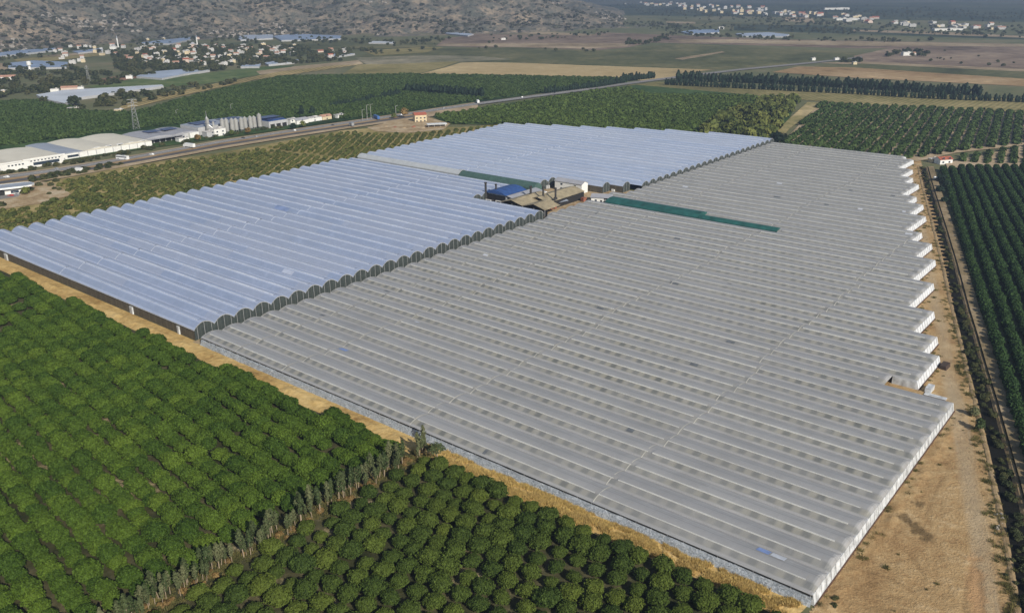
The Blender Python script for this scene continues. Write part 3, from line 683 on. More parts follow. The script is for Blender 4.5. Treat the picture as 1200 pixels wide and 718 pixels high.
# ------------------------------------------------------------------ trees
def crowns(name, mat, n_var, rx, z0, z1, n, leaf, kind='dome', core=.8, lump=.25, seed=1):
    return [crown_mesh(name, mat, seed + i, rx, z0, z1, n, leaf, kind, core, lump) for i in range(n_var)]
def pick(pts, n, zz=2.0, margin=60):
    """the n spots nearest the camera that the picture can show, and the rest near enough to matter"""
    a = [p for p in pts if in_view(p[0], p[1], zz, margin)]
    b = [p for p in pts if not in_view(p[0], p[1], zz, margin) and in_view(p[0], p[1], zz, 260)]
    a.sort(key=lambda p: (0 if in_view(p[0], p[1], zz, -2) else 1, depth(p[0], p[1])))
    return a[:n], a[n:] + b
TR = [trunk_mesh("trunk", 2.2, .16, s, M['bark']) for s in range(3)]
def Gl(pts): return [tuple(G(*p)) for p in pts]
GANG = math.atan2(-U[1], -U[0])


# ------------------------------------------------------------------ bare ground beside the greenhouse: rough, rutted earth
dl = [np.array(P(*p)) for p in ((1081, 196), (1087, 220), (1100, 265), (1113, 313), (1124, 360), (1133, 392), (1144, 435), (1154, 470), (1173, 545), (1191, 620), (1205, 690), (1216, 750))]
def along(t, off):
    t = t * (len(dl) - 1); i = min(len(dl) - 2, int(t)); a, c = dl[i], dl[i + 1]; d = (c - a) / np.linalg.norm(c - a); n = np.array([-d[1], d[0]])
    if n[0] < 0: n = -n
    return a + (c - a) * (t - i) + n * off

def fbm(x, y, f, o=4): return mnoise.fractal((x * f, y * f, 0), 1.0, 2.0, o)
DLX = np.array([along(i / 120, 0) for i in range(121)])
def ditch_off(x, y):
    """metres from the ditch, negative on the track side"""
    d = np.hypot(DLX[:, 0] - x, DLX[:, 1] - y); i = int(d.argmin()); a, c = DLX[max(0, i - 1)], DLX[min(120, i + 1)]; t = c - a
    s = t[0] * (y - a[1]) - t[1] * (x - a[0]); return math.copysign(float(d[i]), s) * (1 if t[1] < 0 else -1)
def seg_d(x, y, a, c):
    t = c - a; k = max(0, min(1, ((x - a[0]) * t[0] + (y - a[1]) * t[1]) / (t @ t))); return math.hypot(x - a[0] - t[0] * k, y - a[1] - t[1] * k)
DAMP = [(P(1058, 607), P(1084, 628), 1.9), (P(1068, 589), P(1079, 591), .9), (P(1090, 633), P(1096, 636), .35)]
RED = [(P(1146, 740), P(1143, 668), 1.7), (P(1131, 655), P(1148, 655), .9), (P(1141, 648), P(1142, 662), .5)]
RUTS = [[P(*p) for p in ln] for ln in ([(1010, 667), (1040, 677), (1070, 691), (1092, 690)], [(1000, 688), (1030, 698), (1070, 703)], [(1042, 606), (1032, 636), (1010, 662)], [(1060, 645), (1075, 662), (1084, 678)], [(1128, 652), (1140, 657), (1156, 651)], [(1130, 725), (1133, 690), (1140, 662)], [(1152, 725), (1150, 690), (1147, 664)], [(990, 704), (1020, 712), (1060, 716)], [(1105, 560), (1090, 590), (1085, 606)])]
SAND = Gl([(-.6, .2), (-.6, -9), (3, -9.3), (3, -60), (-95, -60), (-60, 0), (-28, 90), (4, 185), (38, 290), (69, 392), (108, 512), (123, 548), (150, 548), (150, 500), (120, 440), (82, 300), (48, 160), (26, 138), (24, 117), (-.6, 117)])
vs_, fs, at, idx = [], [], {"damp": [], "red": [], "rut": [], "lane": []}, {}
cs = .8; xs_ = [p[0] for p in SAND]; ys_ = [p[1] for p in SAND]; nx = int((max(xs_) - min(xs_)) / cs); ny = int((max(ys_) - min(ys_)) / cs)
def gv(i, j):
    if (i, j) in idx: return idx[i, j]
    x, y = min(xs_) + i * cs, min(ys_) + j * cs; wob = fbm(x, y, .35, 3); o_ = ditch_off(x, y)
    near_ = math.hypot(x, y) < 420
    lane = 0.0; hl = 0.0
    lane = .75 * max(0, 1 - (abs(o_ + 9.4 - 1.2 * mnoise.noise((y * .02, 4, 1))) / 3.0) ** 2) * (.7 + .4 * mnoise.noise((x * .05, y * .05, 9)))
    for q in (-9.3, -11.0, -7.6):
        k = max(0, 1 - abs(o_ - q - 1.2 * mnoise.noise((y * .03, q, 1))) / .8) * (.45 + .55 * mnoise.noise((x * .07, y * .07, q))); lane = max(lane, k); hl -= .10 * max(0, k)
    rut = 0.0; dmp = 0.0; rd = 0.0
    if near_ and y < 320:
        for ln in RUTS:
            for a, c in zip(ln, ln[1:]): rut = max(rut, 1 - seg_d(x + wob * .8, y + wob * .5, a, c) / .75)
        dmp = max(max(0, min(1, (r - seg_d(x + wob * 1.6, y + wob * 1.6, a, c)) / .7 + .4)) for a, c, r in DAMP)
        rd = max(max(0, min(1, (r - seg_d(x + wob * 1.6, y, a, c)) / 1.2 + .35)) for a, c, r in RED)
    wall = 0.0
    if near_:
        u_, v_ = float((np.array([x, y]) - O) @ U), float((np.array([x, y]) - O) @ V)
        if 0 < v_ < 121: wall = .55 * math.exp(-((u_ + 3.4) / 1.5) ** 2) * (.5 + fbm(x, y, .25, 3))
    h = .14 + .16 * fbm(x, y, .11, 4) + .07 * fbm(x, y, .6, 3) + hl - .12 * max(0, rut) - .05 * dmp + wall
    idx[i, j] = len(vs_); vs_.append((x, y, max(.012, h))); at["damp"].append(dmp); at["red"].append(rd); at["rut"].append(max(0, rut)); at["lane"].append(max(0, lane)); return idx[i, j]
for i in range(nx):
    for j in range(ny):
        x, y = min(xs_) + (i + .5) * cs, min(ys_) + (j + .5) * cs
        if inside(SAND, x, y) and in_view(x, y, 0, 160) and ditch_off(x, y) < -2.9: fs.append((gv(i, j), gv(i + 1, j), gv(i + 1, j + 1), gv(i, j + 1)))
me = bpy.data.meshes.new("sandy_ground"); me.from_pydata(vs_, [], fs)
for k_, v_ in at.items(): me.attributes.new(k_, 'FLOAT', 'POINT').data.foreach_set("value", v_)
mt, t, b = new_mat("earth"); p = wpos(t)
n1 = noise_n(t, p, .05, 6, .65, .5); n2 = noise_n(t, p, .33, 6, .7, .3); n3 = noise_n(t, p, 1.6, 4, .7)
s_ = math_n(t, 'ADD', math_n(t, 'MULTIPLY', n1, .45), math_n(t, 'ADD', math_n(t, 'MULTIPLY', n2, .35), math_n(t, 'MULTIPLY', n3, .2)))
c = ramp(t, s_, [(.34, (.19, .115, .052)), (.44, (.34, .215, .10)), (.52, (.42, .285, .14)), (.58, (.49, .35, .19)), (.66, (.60, .46, .28))])
def attr(nm): a = node(t, "ShaderNodeAttribute"); a.attribute_name = nm; return a.outputs["Fac"]
c = mixc(t, math_n(t, 'MULTIPLY', attr("lane"), .8), c, (.40, .335, .235)); c = mixc(t, math_n(t, 'MULTIPLY', attr("red"), .75), c, (.46, .27, .13))
c = mixc(t, math_n(t, 'MULTIPLY', attr("rut"), .5), c, (.19, .12, .055)); c = mixc(t, math_n(t, 'MULTIPLY', attr("damp"), .85), c, (.13, .088, .042))
t.links.new(c, b.inputs["Base Color"]); b.inputs["Roughness"].default_value = .95; b.inputs["Specular IOR Level"].default_value = .1; bump_n(t, b, math_n(t, 'ADD', n2, n3), .35)
me.materials.append(mt); me.polygons.foreach_set("use_smooth", [True] * len(fs)); me.update(); structure(put("sandy_ground", me)); print("sand cells", len(fs))
# grassy verge with a low bank along the greenhouse fronts
def verge_h(u, v): return .03 + max(0, (.55 * math.exp(-((v + 4.6) / 1.5) ** 2) + .12) * (.75 + .8 * mnoise.fractal((u * .22, v * .35, 3), 1, 2, 3)) * min(1, max(0, -v - .6), max(0, v + 9.6)))
vs_, fs = [], []; nu, nv_ = 560, 13
for i in range(nu + 1):
    u_ = .7 + 479 * i / nu
    for j in range(nv_ + 1):
        v_ = .3 - (8.4 + .9 * min(1, max(0, (u_ - 112) / 8))) * j / nv_ + (.5 * mnoise.noise((u_ * .15, 3, 1)) if j == nv_ else 0); q = G(u_, v_); vs_.append((q[0], q[1], verge_h(u_, v_)))
for i in range(nu):
    for j in range(nv_): a = i * (nv_ + 1) + j; fs.append((a, a + 1, a + nv_ + 2, a + nv_ + 1))
me = bpy.data.meshes.new("verge"); me.from_pydata(vs_, [], fs); me.materials.append(M['verge']); me.polygons.foreach_set("use_smooth", [True] * len(fs)); me.update(); structure(put("verge", me))

# dense dark green orchard, rows a little askew to the greenhouse front
cr_dense = crowns("crown", M['leaf_dense'], 7, 2.78, .1, 4.5, 2200, .36, lump=.40, seed=10)
poly = Gl([(122.5, -9), (122.5, -170), (560, -170), (560, -11), (250, -9.5)])
dirr = -U * .995 - V * .1; ang = math.atan2(dirr[1], dirr[0])
pts = lattice(poly, ang, 6.2, 4.3, .08)
clear = [P(18, 366, 1), P(45, 372, 1), P(32, 352, 1), P(8, 384, 1)]
pts = [p for p in pts if random.random() > .022 and all(math.hypot(p[0] - c[0], p[1] - c[1]) > 4.0 for c in clear)]
imax = max(p[2] for p in pts)
near, rest = pick(pts, 300)
sp = [(x, y, random.uniform(.78, 1.12), i) for x, y, i in near]
imin = min(p[3] for p in sp)
rowof = {i: k for k, i in enumerate(sorted({p[3] for p in sp}, reverse=True))}
lab = lambda i: f"bushy dark green citrus tree in the dense orchard, {ORD[min(39, rowof[i])]} filled row below the windbreak corner"
d1 = plant_trees("citrus_tree", cr_dense, TR, sp, lab, lambda i: f"dense orchard trees, {ORD[min(39, rowof[i])]} row", row_ang=ang)
protos = [next(c for c in o.children if c.name.startswith("crown")) for o in d1[:5]]
scatter("dense_orchard", [(x, y, 0) for x, y, i in rest], protos, .84, 1.1, "dense dark green citrus orchard filling the ground before the blue greenhouse", "orchard", 3)

# round separate trees between windbreak and bare ground
cr_round = crowns("crown", M['leaf_round'], 8, 2.55, .1, 3.8, 1900, .31, lump=.46, seed=40)
poly = Gl([(1.0, -9.2), (1, -140), (113.5, -140), (113.5, -9.2)])
pts = lattice(poly, GANG, 5.4, 5.7, .07, True)
near, rest = pick(pts, 290)
sp = [(x, y, random.uniform(.68, 1.1) * (1.06 if UVW > 60 else 1.0), i) for x, y, i in near for UVW in [float((np.array([x, y]) - O) @ U)]]
rowof2 = {i: k for k, i in enumerate(sorted({p[3] for p in sp}, reverse=True))}
lab = lambda i: f"round separate citrus tree, {ORD[min(39, rowof2[i])]} row from the golden grass verge by the grey greenhouse"
d2 = plant_trees("round_tree", cr_round, TR, sp, lab, lambda i: f"round orchard trees, {ORD[min(39, rowof2[i])]} row")
if rest: scatter("round_orchard", [(x, y, 0) for x, y, i in rest], [next(c for c in o.children if c.name.startswith("crown")) for o in d2[:4]], .8, 1.08, "round citrus trees in the near corner of the separate orchard", "orchard", 5)

# hedge-like rows beyond the ditch
cr_row = crowns("crown", M['leaf_row'], 4, 2.1, .3, 4.2, 420, .55, lump=.3, seed=70)
row_m = [joined(c, TR[i % 3], "row_tree") for i, c in enumerate(cr_row)]
r0, r1 = P(1109, 198, 2.5), P(1197, 470, 2.5); dv = (r1 - r0) / np.linalg.norm(r1 - r0); nv = np.array([-dv[1], dv[0]])
if nv[0] < 0: nv = -nv
pts = []
for i in range(34):
    a = -25.0
    while a < 620:
        q = r0 + dv * (a - 40) + nv * (6.0 * i - 1.6) + rng.normal(size=2) * .22
        px_, py_ = pix(q[0], q[1], 0)
        if py_ > 199 - (px_ - 1108) * .02 and px_ > 1000: pts.append((q[0], q[1], i))
        a += 3.3 if i else 4.6
near, rest = pick(pts, 300, 2, 30)
lab = lambda i: f"dark green hedge-like orchard tree in the {ORD[i]} row beyond the ditch"
d3 = plant_single("row_tree", row_m, [(x, y, random.uniform(.86, 1.12), i) for x, y, i in near], lab, lambda i: f"hedge-like orchard trees, {ORD[i]} row")
scatter("row_orchard", [(x, y, 0) for x, y, i in rest], d3[:4], .86, 1.12, "dark green orchard of hedge-like rows running away beyond the ditch", "orchard", 7)

# olive grove between greenhouses and road
cr_ol = crowns("crown", M['leaf_olive'], 4, 2.0, .3, 3.4, 120, .75, lump=.3, seed=90)
ol_m = [joined(c, TR[i % 3], "olive_tree") for i, c in enumerate(cr_ol)]
ol_px = [(-60, 288), (-60, 252), (30, 245), (85, 229), (62, 216), (150, 199), (270, 181), (400, 156), (470, 158), (520, 155), (560, 149), (596, 147), (550, 157.5), (425, 186), (230, 227), (60, 268)]
poly = [tuple(P(*p, 1)) for p in ol_px]
pts = lattice(poly, R_(88), 6.6, 4.6, .07, skip=.05)
pts = [p for p in pts if not (abs(pix(p[0], p[1])[1] - np.interp(pix(p[0], p[1])[0], [285, 390], [173, 186])) < 1.6 and 280 < pix(p[0], p[1])[0] < 392)]
near, rest = pick(pts, 260, 1, 10)
d4 = plant_single("olive_tree", ol_m, [(x, y, random.uniform(.7, 1.15), 0) for x, y, i in near], lambda i: "small dusty olive green tree in the dry grove between blue greenhouse and main road", lambda i: "trees of the dry grove")
scatter("olive_grove", [(x, y, 0) for x, y, i in rest], d4[:4], .7, 1.15, "dry grove of small dusty green trees along the main road", "grove", 9)

# windbreak of thin bare-stemmed trees
cr_w = crowns("crown", M['leaf_grey'], 6, 1.35, 3.3, 9.6, 300, .5, 'column', 0, .7, 120)
tr_w = []
for s in range(3):
    rg = random.Random(s + 50); mb = MB(); l = [rg.uniform(-.25, .25) for _ in range(4)]
    mb.tube([(0, 0, -.1), (l[0], l[1], 4.2), (l[2] * 1.4, l[3] * 1.4, 8.4)], [.17, .12, .03], 6)
    for q in range(4):
        a = rg.uniform(0, 6.28); z = rg.uniform(2.4, 6); mb.tube([(l[0], l[1], z), (math.cos(a) * .9, math.sin(a) * .9, z + 1.3)], [.05, .015], 4)
    tr_w.append(mb.mesh("trunk", M['palebark']))
sp = []
v = -2.5
while v > -135:
    if not (-14 < v < -10.5 or -56 < v < -54.5 or -73 < v < -71): sp.append((*G(117.6 + random.gauss(0, 1.1), v), random.uniform(.45, .92) * (.8 if v > -8 else 1), 0))
    v -= random.uniform(.5, 1.45)
sp = [p for p in sp if in_view(p[0], p[1], 4, 120)]
d5 = plant_trees("windbreak_tree", cr_w, tr_w, sp, lambda i: "thin grey green windbreak tree with a pale bare stem between the two near orchards", lambda i: "windbreak between the orchards", tilt=.05)
# dry undergrowth at its foot
cr_b = crowns("bush", M['leaf_bush'], 3, .9, 0, 1.2, 140, .3, seed=150); cr_d = crowns("bush", M['leaf_dry'], 3, .7, 0, .8, 110, .28, seed=160)
def bushes(name, spots, ms, label, group, cat="bush"):
    return plant_single(name, ms, [(x, y, s, 0) for x, y, s in spots], lambda i: label, lambda i: group, cat)
bushes("dry_bush", [(*G(116.6 + random.gauss(0, 1.0), -random.uniform(4, 98)), random.uniform(.6, 1.5)) for _ in range(70)], cr_d, "dry straw coloured bush at the foot of the windbreak", "dry bushes below the windbreak")
o = thing("tree", "grey green tree with forked bare stem where the windbreak meets the greenhouse", "tree", (*P(512, 540), 0), .6)
put("crown", crown_mesh("crown", M['leaf_grey'], 333, 2.2, 2.6, 6.2, 420, .4, 'dome', 0, .6), o)
mb = MB(); mb.tube([(0, 0, -.1), (.2, .1, 1.6), (.9, .3, 4.4)], [.2, .15, .05], 7); mb.tube([(.2, .1, 1.5), (-.9, -.4, 4.2)], [.12, .04], 6); mb.build("trunk", M['palebark'], o)
o = thing("tree", "bare brown dead tree beside the windbreak top at the sand verge", "tree", (*P(493, 531), 0), .2)
mb = MB(); mb.tube([(0, 0, -.1), (.1, .1, 2.6)], [.16, .1], 6); mb.build("trunk", M['bark'], o)
mb = MB()
for q in range(16):
    a = random.uniform(0, 6.28); z = random.uniform(1.2, 2.6); e = random.uniform(.7, 1.5)
    mb.tube([(.08, .08, z), (math.cos(a) * e * .6, math.sin(a) * e * .6, z + e * .8), (math.cos(a + .4) * e, math.sin(a + .4) * e, z + e * 1.5)], [.06, .04, .012], 4)
mb.build("branch", M['bark'], o)

# grass tufts on the verge and weeds along the ditch: nobody could count them
def tuft(name, mat, seed, r, h, n):
    rg = np.random.default_rng(seed); vs_, fs = [], []
    for i in range(n):
        a = rg.uniform(0, 6.28); d = rg.uniform(0, r); x, y = math.cos(a) * d, math.sin(a) * d; b = rg.uniform(0, 6.28); wd = .05 + .05 * rg.random(); hh = h * rg.uniform(.5, 1.1)
        k = len(vs_); vs_ += [(x - math.cos(b) * wd, y - math.sin(b) * wd, 0), (x + math.cos(b) * wd, y + math.sin(b) * wd, 0), (x + math.cos(a) * .25 * hh, y + math.sin(a) * .25 * hh, hh)]; fs.append((k, k + 1, k + 2))
    me = bpy.data.meshes.new(name); me.from_pydata(vs_, [], fs); me.materials.append(mat); me.update(); return me
M['straw'] = foliage("straw", (0.40, 0.27, 0.09), (0.68, 0.50, 0.21), 1.2, (0.42, 0.32, 0.08), .4)
M['weed'] = foliage("weed", (0.05, 0.06, 0.02), (0.15, 0.15, 0.05), 1.2, (0.24, 0.18, 0.07), .5)
tf = [tag(put("grass_tuft", tuft("grass_tuft", M['straw'], s, .7, .8, 60), None, (*G(20 + s * 30, -4.0), 0)), f"golden dry grass tuft on the verge before the grey greenhouse, {ORD[s]} of three big ones", "grass") for s in range(3)]
pts = []
for _ in range(3200):
    u_, v_ = random.uniform(2, 112), -random.uniform(1.0, 7.2)
    if mnoise.noise((u_ * .2, v_ * .4, 0)) > -.15: pts.append((*G(u_, v_), verge_h(u_, v_)))
scatter("grass", pts, tf, .5, 1.3, "golden dry grass on the verge before the grey greenhouse", "grass", 21)
wd_ = [tag(put("weed_tuft", tuft("weed_tuft", M['weed'], 20 + s, .8, .7, 70), None, (*P(1120 + s * 14, 420 + s * 60), 0)), f"brown green weed tuft between dirt track and ditch, {ORD[s]} of three", "weed") for s in range(3)]
pts = [(*along(random.random() ** .7, random.gauss(-4.2, 1.0)), 0) for _ in range(420)] + [(*along(random.random(), random.uniform(2.6, 4.6)), 0) for _ in range(500)]
for (ua, va, vb) in runs:
    for _ in range(int((vb - va) * .3)): pts.append((*G(ua - 1.4 - abs(random.gauss(0, 1.3)), random.uniform(va, vb)), 0))
for _ in range(24): pts.append((*G(random.uniform(-50, 0), random.uniform(-40, 110)), .12))
for _ in range(900): pts.append((*G(117.5 + random.gauss(0, 2.2), -random.uniform(2, 130)), 0))
scatter("weeds", pts, wd_, .4, 1.4, "brown green weeds along the ditch, the track and the greenhouse ends", "weeds", 23)
# the ditch: two raised banks, shade painted as a near-black bottom between them
for off, nm in ((-3.1, "bank"), (3.0, "bank")):
    mb = MB(); prof = [(-1.1, .0), (-.4, .3), (.25, .32), (.9, .02)] if off < 0 else [(-1.0, .02), (-.3, .45), (.4, .5), (1.2, .0)]; n = 90; prv = None
    for i in range(n + 1):
        q = [(*along(i / n, off + a + .18 * mnoise.noise((i * .9, off, 0))), h * (1 + .35 * mnoise.noise((i * .6, 7 + off, 1))) + .03) for a, h in prof]
        if prv:
            for j in range(3): mb.quad(prv[j], prv[j + 1], q[j + 1], q[j])
        prv = q
    structure(mb.build("ditch_bank", M['bank']))
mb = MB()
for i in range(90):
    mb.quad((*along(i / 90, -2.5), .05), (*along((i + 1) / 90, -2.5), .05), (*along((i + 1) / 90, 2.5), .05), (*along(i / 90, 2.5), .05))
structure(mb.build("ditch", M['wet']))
strip("orchard_edge_ground", [along(i / 30, 5.6) for i in range(31)], 1.9, M['soil_right'])
cr_reed = crowns("bush", M['leaf_bush'], 3, 1.1, 0, 1.6, 160, .34, seed=180)
bushes("ditch_bush", [(*along(t, random.gauss(.2, .8)), random.uniform(.5, 1.2)) for t in [random.random() ** 1.1 * .97 for _ in range(170)]], cr_reed, "low dark bush growing in the ditch beside the dirt track", "bushes in the ditch")
for (x, y, h_, lb) in ((1147, 505, 5.0, "small green tree rising from the ditch beside the widest bare ground"), (1141, 488, 3.6, "shorter green tree beside the taller one in the ditch")):
    o = thing("tree", lb, "tree", (*P(x, y), 0)); put("crown", crown_mesh("crown", M['leaf_grey'], int(x), 1.5, .5, h_, 260, .4, lump=.4), o); put("trunk", TR[0], o)
pts_ = [(1103, 214, 4.2, 7), (1109, 222, 3.2, 8), (1101, 226, 3.4, 6), (1106, 238, 2.4, 5)]
for i, (x, y, r_, h_) in enumerate(pts_):
    o = thing("tree", f"dark spreading tree clump by the ditch below the red-roofed house, {ORD[i]} from the house", "tree", (*P(x, y), 0)); put("crown", crown_mesh("crown", M['leaf_pine'], 400 + i, r_ * .8, .8, h_ * .8, 300, .8, lump=.5), o); put("trunk", TR[1], o)
o = thing("tree", "big dark round tree at the far point where the grey and pale blue greenhouses meet", "tree", (*P(911, 168.5), 0)); put("crown", crown_mesh("crown", M['leaf_pine'], 77, 7.0, 1.0, 11, 420, 1.1, lump=.4), o); put("trunk", trunk_mesh("trunk", 6, .4, 4, M['bark']), o)

M['leaf_far2'] = foliage("leaf_far2", (0.020, 0.042, 0.012), (0.066, 0.108, 0.028), 0.5, (0.09, 0.10, 0.03), 0.2)
def far_orchard(nm, px_poly, mat, row, step, ang, rx, h_, label, seed, skip=.02, jit=.08, n=44, plabel=None, smin=.8, smax=1.15):
    cm = [joined(crown_mesh("crown", mat, seed + i, rx, .2, h_, n, rx * .55, lump=.3), TR[0], nm) for i in range(3)]
    pts = lattice([tuple(P(*p)) for p in px_poly], ang, row, step, jit, skip=skip)
    pts = [p for p in pts if in_view(p[0], p[1], 2, 200)]
    pts.sort(key=lambda p: (0 if in_view(p[0], p[1], 2, -3) else 1, depth(p[0], p[1])))
    head, rest_ = pts[:60], pts[60:]
    ob = plant_single(nm, cm, [(x, y, random.uniform(smin, smax), 0) for x, y, i in head], lambda i: plabel, lambda i: plabel)
    scatter(nm + "_orchard", [(x, y, 0) for x, y, i in rest_], ob[:3], smin, smax, label, "orchard", seed)
    print(nm, len(pts))
far_orchard("far_citrus_tree", [(-40, 135), (0, 121), (40, 119), (110, 133), (160, 133), (235, 112), (330, 91), (480, 88.5), (600, 90.5), (735, 93.5), (732, 97), (640, 108), (490, 128.5), (410, 140), (345, 138), (240, 143), (130, 155), (60, 165), (-40, 178)], M['leaf_far2'], 7.0, 4.6, ANG_V + R_(8), 2.5, 4.2, "wide dark green citrus orchard beyond the factories and the main road", 200, plabel="dark green orchard tree at the near edge of the orchard beyond the factories")
far_orchard("roadside_citrus_tree", [(512, 137), (600, 124), (690, 109), (735, 104), (760, 112.5), (880, 114), (900, 120), (840, 140), (812, 160), (600, 146.5), (530, 146)], M['leaf_far'], 6.5, 5.2, ANG_V + R_(-70), 2.7, 4.4, "green citrus orchard between the main road and the pale blue greenhouse", 230, plabel="mid green orchard tree just behind the pale blue greenhouse")
far_orchard("mixed_tree", [(900, 117), (935, 119), (925, 135), (902, 163), (890, 165), (814, 160.5), (842, 141)], M['leaf_mixed'], 9, 8.5, 0.3, 4.2, 8.5, "yellow green wood of taller mixed trees behind the far point of the greenhouses", 260, .12, .2, 90, "tall yellow green tree in the mixed wood behind the pale blue greenhouse", .6, 1.25)
far_orchard("lined_citrus_tree", [(917, 170), (963, 122.5), (1230, 134), (1230, 166), (1120, 178), (1070, 187), (1000, 180)], M['leaf_far2'], 9.0, 3.4, ANG_V + R_(9.8), 2.95, 4.0, "dark green orchard with pale lanes behind the grey greenhouse's far edge", 290, plabel="dark green orchard tree directly behind the far edge of the grey greenhouse")
far_orchard("young_citrus_tree", [(1122, 185), (1215, 170), (1215, 193), (1125, 192)], M['leaf_far2'], 8.5, 4.2, ANG_V + R_(9.8), 2.3, 3.2, "young orchard with wide pale lanes beside the red-roofed house", 320, plabel="young orchard tree beside the red-roofed house", jit=.05)

# dark conifer windbreaks
cr_p = crowns("crown", M['leaf_pine'], 4, 3.4, .2, 12, 190, 1.4, 'column', .85, .5, 350)
pine_m = [joined(c, TR[0], "conifer") for c in cr_p]
def tree_line(px_line, spacing, s0, s1, label, group, rows=1, gap=6):
    L = [P(*p) for p in px_line]; sp = []
    for a, c in zip(L, L[1:]):
        d = np.linalg.norm(c - a); n = max(1, int(d / spacing)); nn = np.array([-(c - a)[1], (c - a)[0]]) / d
        for i in range(n):
            for r in range(rows): sp.append((*(a + (c - a) * (i + random.uniform(-.3, .3)) / n + nn * r * gap), random.uniform(s0, s1), 0))
    return plant_single("conifer", pine_m, sp, lambda i: label, lambda i: group)
tree_line([(476, 109), (520, 112.5), (568, 116)], 3.2, .8, 1.15, "tall dark conifer in the short dense row across the far citrus orchard", "short conifer row")
tree_line([(388, 127), (425, 121), (470, 112)], 4, .5, .8, "small grey dark conifer in the slanting row ending at the tall short row", "slanting conifer row")
tree_line([(356, 137), (376, 136)], 7, .7, 1.0, "dark conifer in the small clump above the main road's yellow strip", "small conifer clump")
tree_line([(640, 110), (700, 103), (733, 97.5)], 3.6, .5, .85, "dark roadside conifer where the main road runs into the trees", "roadside conifers")
tree_line([(730, 96), (768, 92)], 3.5, .6, 1.0, "dark conifer in the clump hiding the bend of the main road", "bend conifers")
tree_line([(795, 95.5), (850, 96.5), (900, 98.5), (1000, 104), (1080, 109), (1140, 112), (1150, 113.5)], 3.7, .8, 1.2, "tall dark conifer in the long double row, on its far side", "far side of the long conifer rows")
tree_line([(780, 100), (900, 106), (1000, 111), (1080, 116), (1210, 121)], 4.0, .55, .85, "shorter dark conifer in the long double row, on its near side", "near side of the long conifer rows")

# ------------------------------------------------------------------ hills
def polar_grid(name, xs, ds, hfun, mat):
    vs_, fs = [], []
    dirs = []
    for x in xs:
        d = ROT @ np.array([x - CX, CY - 30.0, -F]); dirs.append(d[:2] / np.linalg.norm(d[:2]))
    for i, x in enumerate(xs):
        for D in ds: p = dirs[i] * D; vs_.append((p[0], p[1], hfun(x, D, p)))
    n = len(ds)
    for i in range(len(xs) - 1):
        for j in range(n - 1): fs.append((i * n + j, (i + 1) * n + j, (i + 1) * n + j + 1, i * n + j + 1))
    me = bpy.data.meshes.new(name); me.from_pydata(vs_, [], fs); me.materials.append(mat); me.polygons.foreach_set("use_smooth", [True] * len(fs)); me.update()
    return structure(put(name, me)), vs_
def sstep(a, b, x):
    t = min(1, max(0, (x - a) / (b - a))); return t * t * (3 - 2 * t)
BASE = [(-500, 1900), (0, 2080), (120, 2330), (300, 2380), (450, 2330), (560, 2320), (650, 2380), (725, 2520), (800, 2700)]
AMP = [(-500, 330), (300, 300), (480, 230), (580, 110), (640, 62), (690, 34), (722, 10), (735, -6), (800, -6)]
LEN = [(-500, 1300), (480, 1300), (600, 700), (722, 420), (800, 400)]
def hill(x, D, p):
    b = np.interp(x, *zip(*BASE)); a = np.interp(x, *zip(*AMP)); l = np.interp(x, *zip(*LEN))
    b += 90 * mnoise.noise((x * .012, 3, 0)); t = (D - b) / l
    if t < 0: return -6 * min(1, -t * 12) - .2
    q = Vector((p[0] * .0021, p[1] * .0021, 0)); rid = 1 - abs(mnoise.fractal(q, 0.9, 2.1, 6)) * 1.5; f2 = mnoise.fractal(q * 4.3, 1, 2.0, 5)
    return max(-.5, a * sstep(0, 1, t) * (.55 + .55 * rid) + f2 * 16 * sstep(0, .12, t) * min(1, a / 90 + .15) + 3.5 * mnoise.fractal(q * 17, 1, 2, 3) * sstep(0, .1, t))
mt, t, b = new_mat("hillside"); p = wpos(t)
n1 = noise_n(t, p, .004, 6, .65, .6); n2 = noise_n(t, p, .022, 6, .7, .3); n3 = noise_n(t, p, .075, 4, .7)
s = math_n(t, 'ADD', math_n(t, 'MULTIPLY', n1, .4), math_n(t, 'MULTIPLY', n2, .6))
c = ramp(t, s, [(.34, (.085, .092, .070)), (.45, (.14, .135, .105)), (.52, (.21, .18, .135)), (.59, (.33, .26, .18)), (.68, (.48, .38, .27))])
c = mixc(t, ramp(t, n3, [(.52, (0, 0, 0)), (.60, (.85,) * 3)]), c, (.055, .06, .045))
c = mixc(t, ramp(t, noise_n(t, p, .035, 5, .75, 1.0), [(.64, (0, 0, 0)), (.72, (.8,) * 3)]), c, (.42, .37, .30))
t.links.new(c, b.inputs["Base Color"]); b.inputs["Roughness"].default_value = .95; b.inputs["Specular IOR Level"].default_value = .1
bump_n(t, b, n3, 6.0); M['hillside'] = mt
hobj, hv = polar_grid("hills", list(np.linspace(-420, 800, 360)), list(np.linspace(1750, 3900, 180)), hill, M['hillside'])
cand = [v_ for v_ in hv if v_[2] > .5 and math.hypot(v_[0], v_[1]) < 3300]
M['leaf_scrub'] = foliage("leaf_scrub", (0.040, 0.046, 0.030), (0.088, 0.092, 0.058), .6, (.12, .10, .06), .4)
sh = [crown_mesh("shrub", M['leaf_scrub'], 600 + i, 3.4, 0, 3.6, 40, 1.6, lump=.4) for i in range(3)]
so_ = plant_single("shrub", sh, [(*P(700 - 30 * i, 36.0), 1.2, i) for i in range(3)], lambda i: f"dark shrub at the foot of the low hill end, {ORD[i]} from the hill's tip", lambda i: "shrubs at the hill foot", "shrub")
random.shuffle(cand)
def clump(v_): return mnoise.noise((v_[0] * .006, v_[1] * .006, 5)) + .5 * mnoise.noise((v_[0] * .02, v_[1] * .02, 9))
